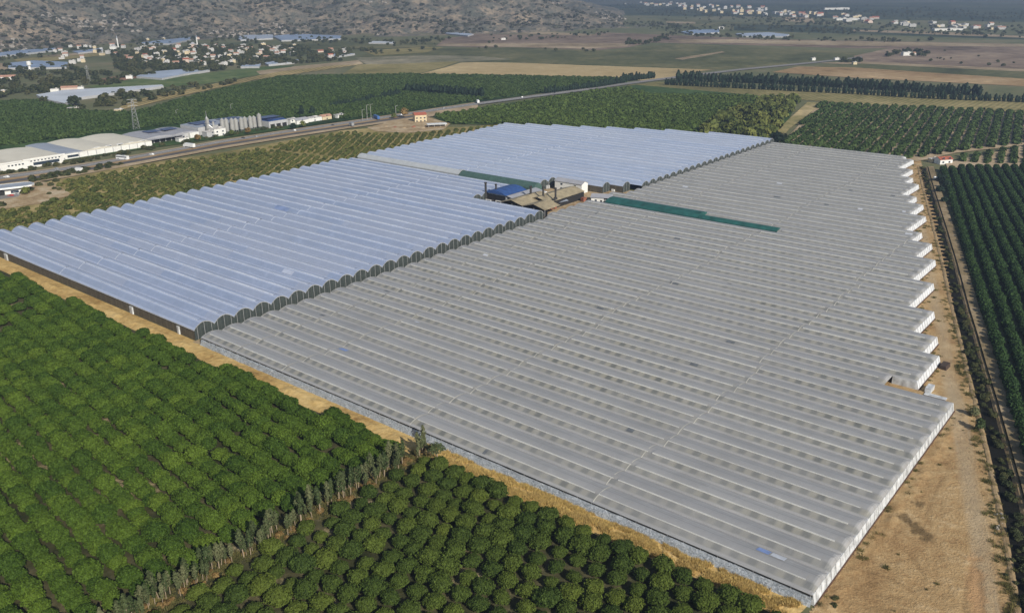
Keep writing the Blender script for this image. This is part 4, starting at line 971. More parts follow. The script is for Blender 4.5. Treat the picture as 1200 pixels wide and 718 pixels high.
sc = [(v_[0] + random.uniform(-6, 6), v_[1] + random.uniform(-6, 6), v_[2] - .4) for v_ in cand if clump(v_) > random.uniform(-.7, .5)][:6000]
scatter("hill_scrub", sc, so_, .6, 2.0, "dark scrub spread over the rocky hillside", "scrub", 31)
rk = []
for i in range(3):
    rg = np.random.default_rng(i + 5); mb = MB(); A, B = 8, 5; base = []
    for a in range(B + 1):
        th = math.pi * a / B
        for j in range(A):
            r = rg.uniform(.7, 1.25); mb.v.append((4 * r * math.sin(th) * math.cos(6.283 * j / A), 4 * r * math.sin(th) * math.sin(6.283 * j / A), 2.6 * r * math.cos(th)))
    for a in range(B):
        for j in range(A): mb.f.append((a * A + j, (a + 1) * A + j, (a + 1) * A + (j + 1) % A, a * A + (j + 1) % A)); mb.m.append(0); mb.uv.append(None)
    q = P(560 + 20 * i, 37.0); rk.append(tag(mb.build("boulder", plain("boulder_stone", (.30, .27, .23), .9, .25, .2), None, (q[0], q[1], .5)), f"pale grey boulder at the hill foot behind the straw field, {ORD[i]} from the village", "boulder"))
def rocky(v_): return mnoise.noise((v_[0] * .004 + 30, v_[1] * .004, 2))
rp = [(v_[0], v_[1], v_[2]) for v_ in cand if rocky(v_) > .28 and random.random() < .5][:700]
scatter("hill_rocks", rp, rk, .5, 2.0, "pale rocks breaking through the hillside", "rocks", 33)
# far mountains
def mount(x, D, p):
    t = (D - 4900 - 500 * mnoise.noise((x * .006, 1, 0))) / 3000
    if t < 0: return -3.0
    q = Vector((p[0] * .0006, p[1] * .0006, 0)); return 620 * sstep(0, 1, t) * (.6 + .6 * (1 - abs(mnoise.fractal(q, 1, 2.1, 6)) * 1.6)) + 30 * mnoise.fractal(q * 5, 1, 2, 4) * min(1, t * 8)
mt, t, b = new_mat("mountain"); p = wpos(t); n1 = noise_n(t, p, .002, 6, .7)
t.links.new(ramp(t, n1, [(.35, (.03, .04, .03)), (.55, (.07, .075, .055)), (.72, (.17, .14, .11))]), b.inputs["Base Color"]); b.inputs["Roughness"].default_value = .95; M['mountain'] = mt
polar_grid("mountains", list(np.linspace(420, 2300, 200)), list(np.linspace(4300, 9000, 70)), mount, M['mountain'])

# ------------------------------------------------------------------ air
mb = MB(); mb.box((0, 5650, 398), (22000, 14000, 812)); hz = mb.build("haze", bpy.data.materials.new("haze_air")); hz["kind"] = "stuff"; hz.display_type = 'WIRE'
hm = hz.data.materials[0]; hm.use_nodes = True; t = hm.node_tree; t.nodes.clear()
ou = t.nodes.new("ShaderNodeOutputMaterial"); pv = t.nodes.new("ShaderNodeVolumePrincipled"); t.links.new(pv.outputs[0], ou.inputs["Volume"])
pv.inputs["Color"].default_value = (.55, .71, 1.0, 1); pv.inputs["Density"].default_value = HAZE; pv.inputs["Anisotropy"].default_value = 0.3

# ------------------------------------------------------------------ buildings
def wallm(name, c, rough=.8): return plain(name, c, rough, .08, .25, 0, .2)
M['white_wall'] = wallm("white_wall", (.72, .71, .67)); M['cream_wall'] = wallm("cream_wall", (.60, .50, .33)); M['pink_wall'] = wallm("pink_wall", (.60, .48, .40))
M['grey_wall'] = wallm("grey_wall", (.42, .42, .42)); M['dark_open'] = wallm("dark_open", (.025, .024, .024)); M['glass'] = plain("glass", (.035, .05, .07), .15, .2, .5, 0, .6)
M['red_tile'] = plain("red_tile", (.33, .10, .06), .8, .2, .5); M['pink_tile'] = plain("pink_tile", (.42, .24, .17), .8, .2, .4); M['flat_roof'] = plain("flat_roof", (.50, .48, .45), .8, .15, .3)
M['cream_roof'] = plain("cream_roof", (.62, .58, .48), .6, .06, .1); M['blue_grey_roof'] = plain("blue_grey_roof", (.30, .33, .38), .5, .08, .15); M['grey_roof'] = plain("grey_roof", (.33, .33, .35), .5, .1, .15)
M['solar'] = plain("solar", (.035, .05, .13), .2, .25, .2, 0, .6); M['blue_roof'] = plain("blue_roof", (.030, .075, .22), .5, .25, .4); M['tan_roof'] = plain("tan_roof", (.30, .25, .16), .8, .28, .22)
M['soot'] = plain("soot", (.035, .032, .03), .7, .3, .5); M['rust'] = plain("rust", (.26, .10, .06), .8, .3, .6); M['steel'] = plain("steel", (.42, .42, .42), .4, .15, .5, .4)
M['galv'] = plain("galv", (.36, .355, .335), .5, .12, .2, .2); M['concrete'] = wallm("concrete", (.48, .46, .42))
M['white_paint'] = plain("white_paint", (.78, .78, .76), .35, .05, .5); M['tyre'] = plain("tyre", (.02, .02, .02), .8); M['red_paint'] = plain("red_paint", (.40, .05, .035), .4); M['blue_paint'] = plain("blue_paint", (.05, .13, .34), .4)
M['dark_paint'] = plain("dark_paint", (.05, .05, .055), .35); M['silver_paint'] = plain("silver_paint", (.45, .46, .47), .3, .05, .5, .5)

def local(u, v, u0, v0): return (-(u - u0), v - v0)
def hump_roof(mb, x0, x1, y0, y1, z, rise, mi=0, n=8, over=.3, eave=None):
    """one low vaulted bay, its ridge along x"""
    prof = [(y0 + (y1 - y0) * i / n, z + rise * math.sin(math.pi * i / n)) for i in range(n + 1)]
    for (a, za), (c, zc) in zip(prof, prof[1:]): mb.quad((x0 - over, a, za), (x0 - over, c, zc), (x1 + over, c, zc), (x1 + over, a, za), mi)
    mb.poly([(x0 - over, a, za) for a, za in reversed(prof)], mi); mb.poly([(x1 + over, a, za) for a, za in prof], mi)
def gable_roof(mb, x0, x1, y0, y1, z, rise, over=.4, th=.18, mi=0, along='x'):
    """pitched roof with thickness; ridge along x or y"""
    def T(a, b, c): return (a, b, c) if along == 'x' else (b, a, c)
    if along == 'y': x0, x1, y0, y1 = y0, y1, x0, x1
    ym = (y0 + y1) / 2; s = rise / ((y1 - y0) / 2); e0, e1 = y0 - over, y1 + over; ze = z - s * over; X0, X1 = x0 - over, x1 + over
    for (ya, za, yb, zb) in ((e0, ze, ym, z + rise), (ym, z + rise, e1, ze)):
        mb.quad(T(X0, ya, za + th), T(X1, ya, za + th), T(X1, yb, zb + th), T(X0, yb, zb + th), mi); mb.quad(T(X0, ya, za), T(X0, yb, zb), T(X1, yb, zb), T(X1, ya, za), mi)
        for X in (X0, X1): mb.quad(T(X, ya, za), T(X, ya, za + th), T(X, yb, zb + th), T(X, yb, zb), mi)
    for yy in (e0, e1): mb.quad(T(X0, yy, ze), T(X1, yy, ze), T(X1, yy, ze + th), T(X0, yy, ze + th), mi)
def house(label, x, y, w_, d_, h_, rz, wall, roof, kind, group=None, cat="house", name="house", windows=0):
    o = thing(name, label, cat, (x, y, 0), rz, group)
    mb = MB(); mb.box((0, 0, h_ / 2 - .2), (w_, d_, h_ + .4))
    if kind == 'gable':
        r = d_ * .22
        mb.poly([(w_ / 2, -d_ / 2, h_), (w_ / 2, d_ / 2, h_), (w_ / 2, 0, h_ + r)]); mb.poly([(-w_ / 2, d_ / 2, h_), (-w_ / 2, -d_ / 2, h_), (-w_ / 2, 0, h_ + r)])
    mb.build("wall", wall, o)
    mb = MB()
    if kind == 'gable': gable_roof(mb, -w_ / 2, w_ / 2, -d_ / 2, d_ / 2, h_ + .03, d_ * .22)
    else: mb.box((0, 0, h_ + .3), (w_ + .5, d_ + .5, .25)); mb.box((w_ * .2, 0, h_ + .9), (w_ * .25, d_ * .3, 1.0))
    mb.build("roof", roof, o)
    for i in range(windows):
        nx = windows // 2 or 1; q = MB(); q.box((-w_ / 2 + w_ * (i % nx + .5) / nx, -d_ / 2 - .03, 1.6 + 2.9 * (i // nx)), (min(1.6, w_ / nx * .5), .08, 1.3)); q.build("window", M['glass'], o)
    return o

# factory halls by the road (local frame: x = -u, y = v)
def hall(label, uf, ub, vs_list, h_, rise, roofs, wall, extra=None, cat="factory hall"):
    v0 = vs_list[0]; c = G(uf, v0); o = thing("factory_hall", label, cat, (c[0], c[1], 0), ANG_G); D = ub - uf
    L = vs_list[-1] - v0
    mb = MB(); mb.box((-D / 2, L / 2, h_ / 2), (D, L, h_)); mb.build("wall", wall, o)
    for i, (a, c_) in enumerate(zip(vs_list, vs_list[1:])):
        mb = MB(); hump_roof(mb, -D, 0, a - v0, c_ - v0, h_ + .05, rise if not isinstance(rise, list) else rise[i]); mb.build("roof", roofs[i], o)
    if extra: extra(o)
    return o
def win(o, name, x, y, z, sx, sy, sz, mat):
    mb = MB(); mb.box((x, y, z), (sx, sy, sz)); return mb.build(name, mat, o)
def x1(o):
    win(o, "window_band", .06, 62, 2.6, .2, 20, 2.2, M['glass'])
    for i in range(9): win(o, "window", .06, 50.8 + i * 2.7, 5.0, .16, 1.3, .8, M['glass'])
    for i in range(5): win(o, "window", .06, 34 + i * 2.6, 3.9, .16, 1.4, 1.0, M['glass'])
    win(o, "parapet", .1, 61, 6.5, .5, 32, 1.3, M['white_wall'])
    win(o, "parapet", .1, 20, 6.3, .5, 48, .9, M['white_wall'])
    win(o, "door", .06, 26, 1.5, .2, 4, 3.0, M['grey_wall'])
hall("long cream-roofed white factory hall with a dark window band facing the road", 664, 722, [66, 104, 142], 6.2, 1.1, [M['cream_roof'], M['cream_roof']], M['white_wall'], x1)
def x2(o):
    for i in range(5):
        win(o, "roof_window", -1.6, 30 + i * 10, 5.75, 2.6, 5.0, 1.3, M['white_wall']); win(o, "window", -.2, 30 + i * 10, 5.75, .4, 4.2, .9, M['glass'])
    for i in range(9): win(o, "pilaster", .1, 14 + i * 7.2, 2.4, .4, .6, 4.8, M['grey_wall'])
    win(o, "window_band", .06, 9, 2.6, .2, 9, 1.8, M['glass'])
hall("cream-roofed white factory hall with one blue grey roof bay and small roof windows", 672.5, 738, [144, 162, 190, 222], 5.0, [.7, 1.2, 1.3], [M['blue_grey_roof'], M['cream_roof'], M['cream_roof']], M['white_wall'], x2)
def x3(o):
    for i in range(6): win(o, "opening", .06, 5 + i * 5.6, 2.2, .2, 4.6, 3.4, M['dark_open'])
    win(o, "canopy", 2.2, 18, 4.6, 5, 34, .3, M['grey_roof'])
    for i in range(4): win(o, "solar_panel", -21 - (i % 2) * 6.5, 20 + (i // 2) * 16, 7.3, 5.2, 13, .25, M['solar'])
    win(o, "white_annex", 1.2, 46, 2.6, 4, 9, 5.2, M['white_wall'])
hall("grey-roofed factory hall with dark open bays and blue solar panels", 684, 724, [222.5, 250, 275], 5.2, [1.2, 1.2], [M['grey_roof'], M['grey_roof']], M['grey_wall'], x3)
def x4(o):
    for i in range(4): win(o, "solar_panel", -14 - (i % 2) * 9, 16 + (i // 2) * 30, 9.2, 7, 21, .25, M['solar'])
hall("tall grey hall with blue solar roof standing behind the row of silos", 686, 716, [276, 340], 8.0, [.8], [M['blue_grey_roof']], M['grey_wall'], x4)
def x5(o):
    for i in range(3): win(o, "opening", .06, 4 + i * 7, 2.3, .2, 5, 3.6, M['dark_open'])
    for i in range(4): win(o, "solar_panel", -6 - i * 6.5, 11, 8.1 + (1.0 if i in (1, 2) else 0), 5.6, 20, .25, M['solar'])
hall("blue solar-roofed hall at the end of the factory row, beside a small white house", 668, 696, [341, 363], 7.0, [1.0], [M['blue_roof']], M['grey_wall'], x5)
q = G(672, 371); house("small white two-storey house at the end of the factory row", q[0], q[1], 10, 9, 5.5, ANG_V, M['white_wall'], M['flat_roof'], 'flat', windows=4)
for i in range(9):
    c = G(677 + (i % 2) * 1.2, 296 + i * 5.1); o = thing("silo", f"tall pale grey grain silo with conical cap, {ORD[i]} in the row from the plant tower", "silo", (c[0], c[1], 0), ANG_G, None)
    hh = 12.5 + random.uniform(-1.5, 1.0); mb = MB(); mb.tube([(0, 0, 2.2), (0, 0, hh)], 2.1, 14); mb.build("cylinder", M['galv'], o, smooth=False)
    mb = MB(); mb.tube([(0, 0, hh), (0, 0, hh + 1.4), (0, 0, hh + 1.7)], [2.2, .5, .3], 14); mb.build("cap", M['galv'], o)
    mb = MB(); mb.tube([(0, 0, .9), (0, 0, 2.2)], [.4, 2.0], 14); mb.build("hopper", M['steel'], o)
    for a in range(4):
        mb = MB(); mb.box((1.7 * math.cos(a * 1.571 + .78), 1.7 * math.sin(a * 1.571 + .78), 1.3), (.25, .25, 2.6)); mb.build("leg", M['steel'], o)
c = G(681, 283); o = thing("plant_tower", "slim white batching tower with a pointed top rising above the factory roofs", "tower", (c[0], c[1], 0), ANG_G)
mb = MB(); mb.box((0, 0, 8), (2.4, 2.4, 16)); mb.build("shaft", M['galv'], o); mb = MB(); mb.tube([(0, 0, 16), (0, 0, 18), (0, 0, 23)], [1.3, .25, .1], 10); mb.build("spire", M['steel'], o)
mb = MB(); mb.tube([(3.4, 4, 0), (3.4, 4, 13)], 1.0, 10); mb.build("pipe", M['galv'], o); mb = MB(); mb.tube([(0, 0, 11), (6, 7, 3)], .6, 8); mb.build("chute", M['steel'], o); win(o, "platform", 0, 0, 12, 3.6, 3.6, .3, M['steel'])
c = G(674, 288); house("square white plant building beside the slim tower", c[0], c[1], 12, 9, 7, ANG_V, M['white_wall'], M['flat_roof'], 'flat', None, "plant building", "plant_building", 4)
for i, (x, y, w_, d_, h_, kd, wl, rf, lb) in enumerate([(352, 145.5, 14, 8, 4.5, 'gable', 'white_wall', 'grey_roof', "white shed with a grey roof just past the factory row"), (366, 142.5, 18, 9, 4, 'flat', 'white_wall', 'flat_roof', "long flat white shed past the factory row"), (381, 140.5, 12, 7, 4, 'gable', 'cream_wall', 'pink_tile', "cream shed with a pinkish roof past the factory row"), (398, 138.5, 10, 7, 3.6, 'flat', 'white_wall', 'flat_roof', "last small white hut past the factory row"),
    (247, 160.5, 12, 8, 5, 'flat', 'grey_wall', 'flat_roof', "small grey office block between the dark open bays and the plant tower"), (214, 166, 10, 6, 3.4, 'flat', 'white_wall', 'flat_roof', "low white gatehouse before the dark open factory bays")]):
    c = P(x, y); house(lb, c[0], c[1], w_, d_, h_, ANG_V, M[wl], M[rf], kd, windows=2)
# roadside buildings
c = P(492, 143); house("two-storey beige roadside house with a red roof by the main road", c[0], c[1], 12, 9, 7.5, R_(20), M['cream_wall'], M['red_tile'], 'gable', windows=6)
c = P(512, 149.5); o = thing("canopy_shed", "long low white-roofed shed beside the beige roadside house", "shed", (c[0], c[1], 0), R_(12))
mb = MB(); mb.box((0, 0, 3.6), (19, 9, .3)); mb.build("roof", M['white_paint'], o); mb = MB(); mb.box((0, 3.9, 1.7), (18, .3, 3.4)); mb.build("wall", M['white_wall'], o)
for i in range(4): win(o, "post", -8.5 + i * 5.6, -4, 1.7, .25, .25, 3.4, M['steel'])
c = P(505, 152); 
for i in range(5):
    q = P(452 + i * 11, 150.5 + random.uniform(-1, 1)); mb = MB(); rg = random.Random(i)
    mb.tube([(0, 0, 0), (.3, 0, 1.0), (.2, .2, 1.9)], [3.4, 2.0, .2], 9)
    for k in range(len(mb.v)): mb.v[k] = (mb.v[k][0] * rg.uniform(.8, 1.25), mb.v[k][1] * rg.uniform(.8, 1.2), mb.v[k][2])
    tag(mb.build("earth_mound", [M['dirt'], M['rust'], M['yard'], M['red_tile'], M['dirt']][i], None, (q[0], q[1], 0)), f"{['pale', 'reddish', 'tan', 'rusty', 'grey brown'][i]} mound of earth in the yard beside the beige roadside house", "mound")
a_, b_ = P(-16, 232), P(31, 226.5); dd = b_ - a_; L = float(np.linalg.norm(dd)); c = (a_ + b_) / 2; rz = math.atan2(dd[1], dd[0])
o = thing("roadside_station", "flat-roofed roadside station with a rounded white roof edge and a dark open front", "station", (c[0], c[1], 0), rz)
mb = MB(); pr = [(-L / 2 - 2, -5), (L / 2, -5), (L / 2 + 4, -3), (L / 2 + 6, 2), (L / 2 + 4, 7), (L / 2, 9), (-L / 2 - 2, 9)]
mb.poly([(x, y, 6.0) for x, y in pr]); mb.poly([(x, y, 5.1) for x, y in reversed(pr)]); mb.build("roof", M['blue_grey_roof'], o)
mb = MB()
for (p0, p1) in zip(pr, pr[1:] + pr[:1]): mb.quad((*p0, 5.1), (*p1, 5.1), (*p1, 6.15), (*p0, 6.15))
mb.build("roof_edge", M['white_paint'], o); mb = MB(); mb.box((L * .22, 1.5, 2.55), (L * .5, 7, 5.1)); mb.build("wall", M['white_wall'], o); win(o, "opening", -L * .2, -1, 2.3, L * .3, 4, 4.4, M['dark_open']); win(o, "window", L * .22, -2.05, 2.4, L * .2, .12, 1.8, M['glass'])
for x in (-L * .42, L * .46): win(o, "column", x, -4, 2.55, .5, .5, 5.1, M['white_paint'])
c = P(1105, 191.5); house("white house with a dark red tiled roof at the top of the dirt track", c[0], c[1], 10.5, 7, 3.6, R_(12), M['white_wall'], M['red_tile'], 'gable', windows=4)
c = P(1093, 190); house("small beige flat shed beside the red-roofed white house", c[0], c[1], 6, 3.5, 2.6, R_(10), M['cream_wall'], M['flat_roof'], 'flat', None, "shed", "shed")
c = P(1096, 212); o = thing("water_tank", "small white water tank under the dark trees by the ditch", "tank", (c[0], c[1], 0)); mb = MB(); mb.tube([(-1.3, 0, 2.2), (-1.2, 0, 2.2), (1.2, 0, 2.2), (1.3, 0, 2.2)], [.2, 1.0, 1.0, .2], 12); mb.build("barrel", M['white_paint'], o)
for x in (-.8, .8): win(o, "leg", x, 0, .7, .2, 1.5, 1.4, M['steel'])

# ------------------------------------------------------------------ boiler yard
o = thing("boiler_shed", "shed with a bright blue vaulted roof in the boiler yard", "shed", (*G(292, 245), 0), ANG_G)
mb = MB(); mb.box((-8.5, 10, 3.2), (17, 19, 6.4)); mb.build("wall", M['grey_wall'], o); mb = MB()
pr = [(-18.2 + 18.8 * i / 10, 6.4 + 2.2 * math.sin(math.pi * i / 10)) for i in range(11)]
for (a, za), (c_, zc) in zip(pr, pr[1:]): mb.quad((a, -.6, za), (c_, -.6, zc), (c_, 20.4, zc), (a, 20.4, za))
mb.poly([(a, -.6, za) for a, za in pr]); mb.poly([(a, 20.4, za) for a, za in reversed(pr)]); mb.build("roof", M['blue_roof'], o)
win(o, "opening", -8.5, .38, 2.8, 15, .3, 5.2, M['dark_open'])
mb = MB(); mb.quad((.2, 0, 6.2), (9.2, 0, 4.6), (9.2, 30, 4.6), (.2, 30, 6.2)); mb.quad((.2, 0, 6.0), (.2, 30, 6.0), (9.2, 30, 4.4), (9.2, 0, 4.4)); mb.build("lean_to_roof", M['grey_roof'], o)
win(o, "fascia", 9.3, 15, 4.5, .25, 30, .55, M['white_paint'])
for y in (2, 14, 28): win(o, "post", 8.9, y, 2.2, .25, .25, 4.4, M['steel'])
def chimney(px_, py_, top, z0, r, label):
    c = P(px_, py_, z0); o = thing("chimney", label, "chimney", (c[0], c[1], z0)); hh = (py_ - top) * math.hypot(c[0], c[1]) / F / .97
    mb = MB(); mb.tube([(0, 0, 0), (0, 0, hh)], [r, r * .9], 12); mb.build("stack", M['soot'], o); mb = MB(); mb.tube([(0, 0, hh - .5), (0, 0, hh + .25)], r * 1.25, 12); mb.build("rim", M['soot'], o)
    mb = MB(); mb.box((0, 0, .5), (r * 3.4, r * 3.4, 1.0)); mb.build("base", M['soot'], o)
chimney(569.5, 237, 214, 0, .75, "tallest black boiler chimney, before the blue-roofed shed")
chimney(581.5, 237, 216, 0, .62, "black boiler chimney between the tallest one and the short one")
chimney(591.5, 238, 227, 0, .6, "short black boiler chimney at the corner of the tan roofed shed")
chimney(622, 229, 218.5, 6, .75, "black chimney on the back of the tan roofed shed, next to the blue roof")
chimney(636.5, 231.5, 219, 6.2, .6, "black chimney in the middle of the tan roofed shed")
chimney(651, 233.5, 220.5, 6.2, .65, "black chimney on the tan roof nearest the white cabin")
for i, (x, y) in enumerate(((574.5, 239.5), (586, 241))):
    c = P(x, y); o = thing("boiler", f"dark soot-covered boiler with a white frame before the blue-roofed shed, {['beside the tallest chimney', 'nearer the tan roof'][i]}", "boiler", (c[0], c[1], 0), ANG_G)
    mb = MB(); mb.tube([(-2.4, 0, 1.9), (-2.2, 0, 1.9), (2.2, 0, 1.9), (2.4, 0, 1.9)], [.8, 1.5, 1.5, .8], 14); mb.build("drum", M['soot'], o)
    for s in (-1, 1): win(o, "frame", s * 1.9, -1.7, 1.6, .45, .35, 3.2, M['white_paint'])
    win(o, "beam", 0, -1.7, 3.3, 4.4, .35, .45, M['white_paint']); win(o, "firebox", 0, 1.2, .8, 3.6, 1.6, 1.6, M['rust'])
o = thing("boiler_house", "open-fronted double-gabled shed with stained tan roofs in the boiler yard", "shed", (*G(252.5, 235), 0), ANG_G)
for i, (xa, xb, ya, yb, zz) in enumerate(((-18.5, -1.5, 0, 15, 4.9), (-36, -18.5, 0, 30, 4.9), (-27, -10.5, 15.3, 54, 5.0))):
    mb = MB(); gable_roof(mb, xa + .05, xb - .05, ya, yb, zz, 2.3, .25, .15, 0, 'y'); mb.build("roof", M['tan_roof'], o)
    if i == 2: break
    xm = (xa + xb) / 2; mb = MB(); mb.poly([(xa + .4, 3.2, 0), (xb - .4, 3.2, 0), (xb - .4, 3.2, 4.8), (xm, 3.2, 6.9), (xa + .4, 3.2, 4.8)]); mb.build("back_opening", M['dark_open'], o)
for x in (-36, -27, -18.5, -10, -1.7): win(o, "column", x, .2, 2.4, .3, .3, 4.8, M['steel'])
mb = MB(); mb.box((-10.8, 35, 2.4), (.2, 38, 4.8)); mb.build("side_wall", M['dark_open'], o)
c = P(657, 240.5); o = thing("lean_to", "small lean-to with a sloping blue grey roof at the corner of the tan roofed shed", "shed", (c[0], c[1], 0), ANG_V - .25)
mb = MB(); mb.quad((-4, -3, 3.0), (4, -3, 3.0), (4, 3, 4.4), (-4, 3, 4.4)); mb.quad((-4, 3, 4.2), (4, 3, 4.2), (4, -3, 2.8), (-4, -3, 2.8)); mb.build("roof", M['blue_grey_roof'], o); win(o, "wall", 0, .5, 1.5, 7, 4, 3.0, M['dark_open'])
a_, b_ = P(689.5, 238), P(703, 239); c = (a_ + b_) / 2; rz = math.atan2(*(b_ - a_)[::-1]); o = thing("cabin", "white office cabin with a grey pitched roof beside the teal net", "cabin", (c[0] + 3, c[1] + 4, 0), rz + .1)
win(o, "wall", 0, 0, 1.9, 8, 8, 3.8, M['white_wall']); mb = MB(); gable_roof(mb, -4, 9, -4.2, 6, 3.85, 1.3, .5, .15, 0, 'x'); mb.build("roof", M['grey_roof'], o); win(o, "door", 2.4, -4.05, 1.1, 1.2, .1, 2.2, M['dark_open']); win(o, "window", -1.0, -4.05, 1.9, 1.3, .1, 1.2, M['glass']); win(o, "annex", 6.5, 1, 1.8, 4.4, 8, 3.6, M['grey_wall'])
c = G(283, 302.5); house("low white building with a grey pitched roof behind the tan roofed shed", c[0], c[1], 22, 7, 6.2, ANG_G, M['white_wall'], M['grey_roof'], 'gable', None, "building", "low_building", 4)
for i, (x, y, w_, d_, h_, m_, lb) in enumerate([(644, 246, 3, 2, 1.6, 'rust', "rusty red crate at the front corner of the tan roofed shed"), (650, 244.5, 2.2, 2, 1.2, 'rust', "smaller rusty crate beside the front corner of the tan roofed shed"), (676, 243, 2.8, 2.2, 1.6, 'pink_tile', "pink red crate between lean-to and white cabin"),
        (671, 244.5, 2.2, 2, 1.1, 'dark_paint', "dark crate between the lean-to and the pink red crate"), (684, 236, 3, 2.6, 2.4, 'rust', "tall brown crate against the white cabin"), (730, 222, 4, 3, 2.0, 'dark_paint', "dark tarpaulined crate where the teal net tunnel begins"), (720, 224, 3.5, 2.5, 1.4, 'white_paint', "white crate by the start of the teal net tunnel"),
        (641, 221, 3, 2.5, 2.2, 'grey_wall', "grey crate by the end of the green net tunnel"), (656, 220.5, 4, 2.6, 1.8, 'white_paint', "white crate by the low white building"), (712, 222, 2.4, 2.2, 2.6, 'white_paint', "small white tank crate behind the white cabin")]):
    c = P(x, y); o = thing("crate", lb, "crate", (c[0], c[1], 0), random.uniform(-.4, .4) + ANG_V); win(o, "box", 0, 0, h_ / 2 + .15, w_, d_, h_, M[m_]); win(o, "pallet", 0, 0, .09, w_ * 1.05, d_ * 1.05, .14, M['bark'])
for i in range(9):
    c = G(258 + i * 5.0, 318 - i * 2.6); o = thing("storage_tunnel_post", f"thin steel post of the bare frame behind the boiler yard, {ORD[i]} from teal net", "post", (c[0], c[1], 0), ANG_G); win(o, "shaft", 0, 0, 2.3, .22, .22, 4.6, M['steel']); win(o, "arm", -1.2, 0, 4.5, 2.6, .16, .16, M['steel'])

# bits beside the dirt track
c = P(1097, 431); mb = MB(); rg = random.Random(3); mb.box((0, 0, .8), (5, 2.6, 1.6), .5)
for k in range(8): mb.v[k] = tuple(q * rg.uniform(.8, 1.1) for q in mb.v[k])
tag(mb.build("covered_heap", plain("brown_tarp", (.06, .04, .03), .8), None, (c[0] + 3, c[1], 0), .3), "dark brown covered heap beside the white greenhouse end on the dirt track", "heap")  # low uneven block in one dark brown
for i, (x, y, sx, sy, lb) in enumerate(((1096, 465, 7, 2.2, "pale sheet lying on the ground in the notch of the grey greenhouse"), (1089, 458, 2, 4.5, "narrow white sheet standing against the notch of the grey greenhouse"))):
    c = P(x, y); o = thing("film_sheet", lb, "sheet", (c[0], c[1], 0), ANG_G); win(o, "sheet", 0, 0, .25 if i == 0 else .9, sx, sy, .3 if i == 0 else 1.8, M['white_film']); win(o, "batten", 0, -sy / 2 - .1, .2, sx, .15, .2, M['bark'])
for i in range(9):
    c = P(1169 + random.uniform(-4, 6), 613 + random.uniform(-12, 14)); o = rk[i % 3].copy(); COL.objects.link(o); s_ = random.uniform(.07, .17); o.scale = (s_,) * 3; o.location = (c[0], c[1], .15); o.rotation_euler = (random.random(), 0, random.random() * 6)
    tag(o, "pale yellowish stone in the rubble heap beside the ditch", "stone", "stones of the rubble heap"); o.name = "stone"
bushes("track_bush", [(*P(975 + random.uniform(-6, 6), 706 + random.uniform(-6, 8)), random.uniform(.4, .9)) for _ in range(6)] + [(*P(1187 + random.uniform(-10, 8), 655 + random.uniform(-20, 30)), random.uniform(.3, .7)) for _ in range(8)], cr_b, "small dark bush on the bare ground beside the dirt track", "bushes on the bare ground")

# ------------------------------------------------------------------ poles and towers
def lattice_tower(label, px_, py_, hh, w0, arms=3):
    c = P(px_, py_); o = thing("transmission_tower", label, "pylon", (c[0], c[1], 0), .5); pa, pb = w0 / 2, w0 / 8
    for sx in (-1, 1):
        for sy in (-1, 1): mb = MB(); mb.tube([(sx * pa, sy * pa, 0), (sx * pb, sy * pb, hh)], .15, 5); mb.build("leg", M['steel'], o)
    mb = MB(); n = 8
    for i in range(n):
        a, c_ = pa + (pb - pa) * i / n, pa + (pb - pa) * (i + 1) / n; za, zc = hh * i / n, hh * (i + 1) / n
        for s in (-1, 1):
            mb.tube([(-a, s * a, za), (c_, s * c_, zc)], .07, 4); mb.tube([(a, s * a, za), (-c_, s * c_, zc)], .07, 4); mb.tube([(s * a, -a, za), (s * c_, c_, zc)], .07, 4); mb.tube([(s * a, a, za), (s * c_, -c_, zc)], .07, 4)
    mb.build("lattice", M['steel'], o)
    for i in range(arms): mb = MB(); z = hh * (.78 + .1 * i); mb.tube([(-w0 * .75, 0, z), (0, 0, z + .5), (w0 * .75, 0, z)], .13, 5); mb.build("cross_arm", M['steel'], o)
lattice_tower("steel lattice pylon standing in the orchard behind the factories", 160, 152, 29, 6)
lattice_tower("smaller steel lattice mast beside the village trees", 104, 95, 22, 4, 2)
def pole(px_, py_, hh, label, name="street_lamp"):
    c = P(px_, py_); o = thing(name, label, "lamp post", (c[0], c[1], 0), .3); mb = MB(); mb.tube([(0, 0, 0), (0, 0, hh)], [.28, .16], 7); mb.build("pole", M['galv'], o)
    mb = MB(); mb.tube([(0, 0, hh - .2), (1.8, 0, hh + .3)], .12, 5); mb.build("arm", M['galv'], o); mb = MB(); mb.box((2.2, 0, hh + .3), (1.2, .4, .2)); mb.build("lamp_head", M['galv'], o)
for i, (x, y, hh) in enumerate(((425, 142, 11), (430.5, 141, 15), (435, 140, 15), (464, 134.5, 9), (207, 137, 7), (271, 131, 8))):
    pole(x, y, hh, ["lamp post by the main road, first of a close trio before the blue lorry", "tall lamp post, middle one of a close trio by the main road", "tall lamp post, last of a close trio by the main road", "short lamp post by the main road below the slanting conifers", "pale post in the orchard behind the grey factory hall", "pale post in the orchard behind the silos"][i])
c = P(36, 86.5); o = thing("water_tower", "white water tower with a wide tank on a narrow stem", "water tower", (c[0], c[1], 0)); mb = MB(); mb.tube([(0, 0, 0), (0, 0, 12)], [2.6, 1.7], 12); mb.build("stem", M['white_paint'], o); mb = MB(); mb.tube([(0, 0, 11), (0, 0, 13.5), (0, 0, 18), (0, 0, 19)], [1.7, 3.4, 3.4, 2.2], 14); mb.build("tank", M['white_paint'], o)
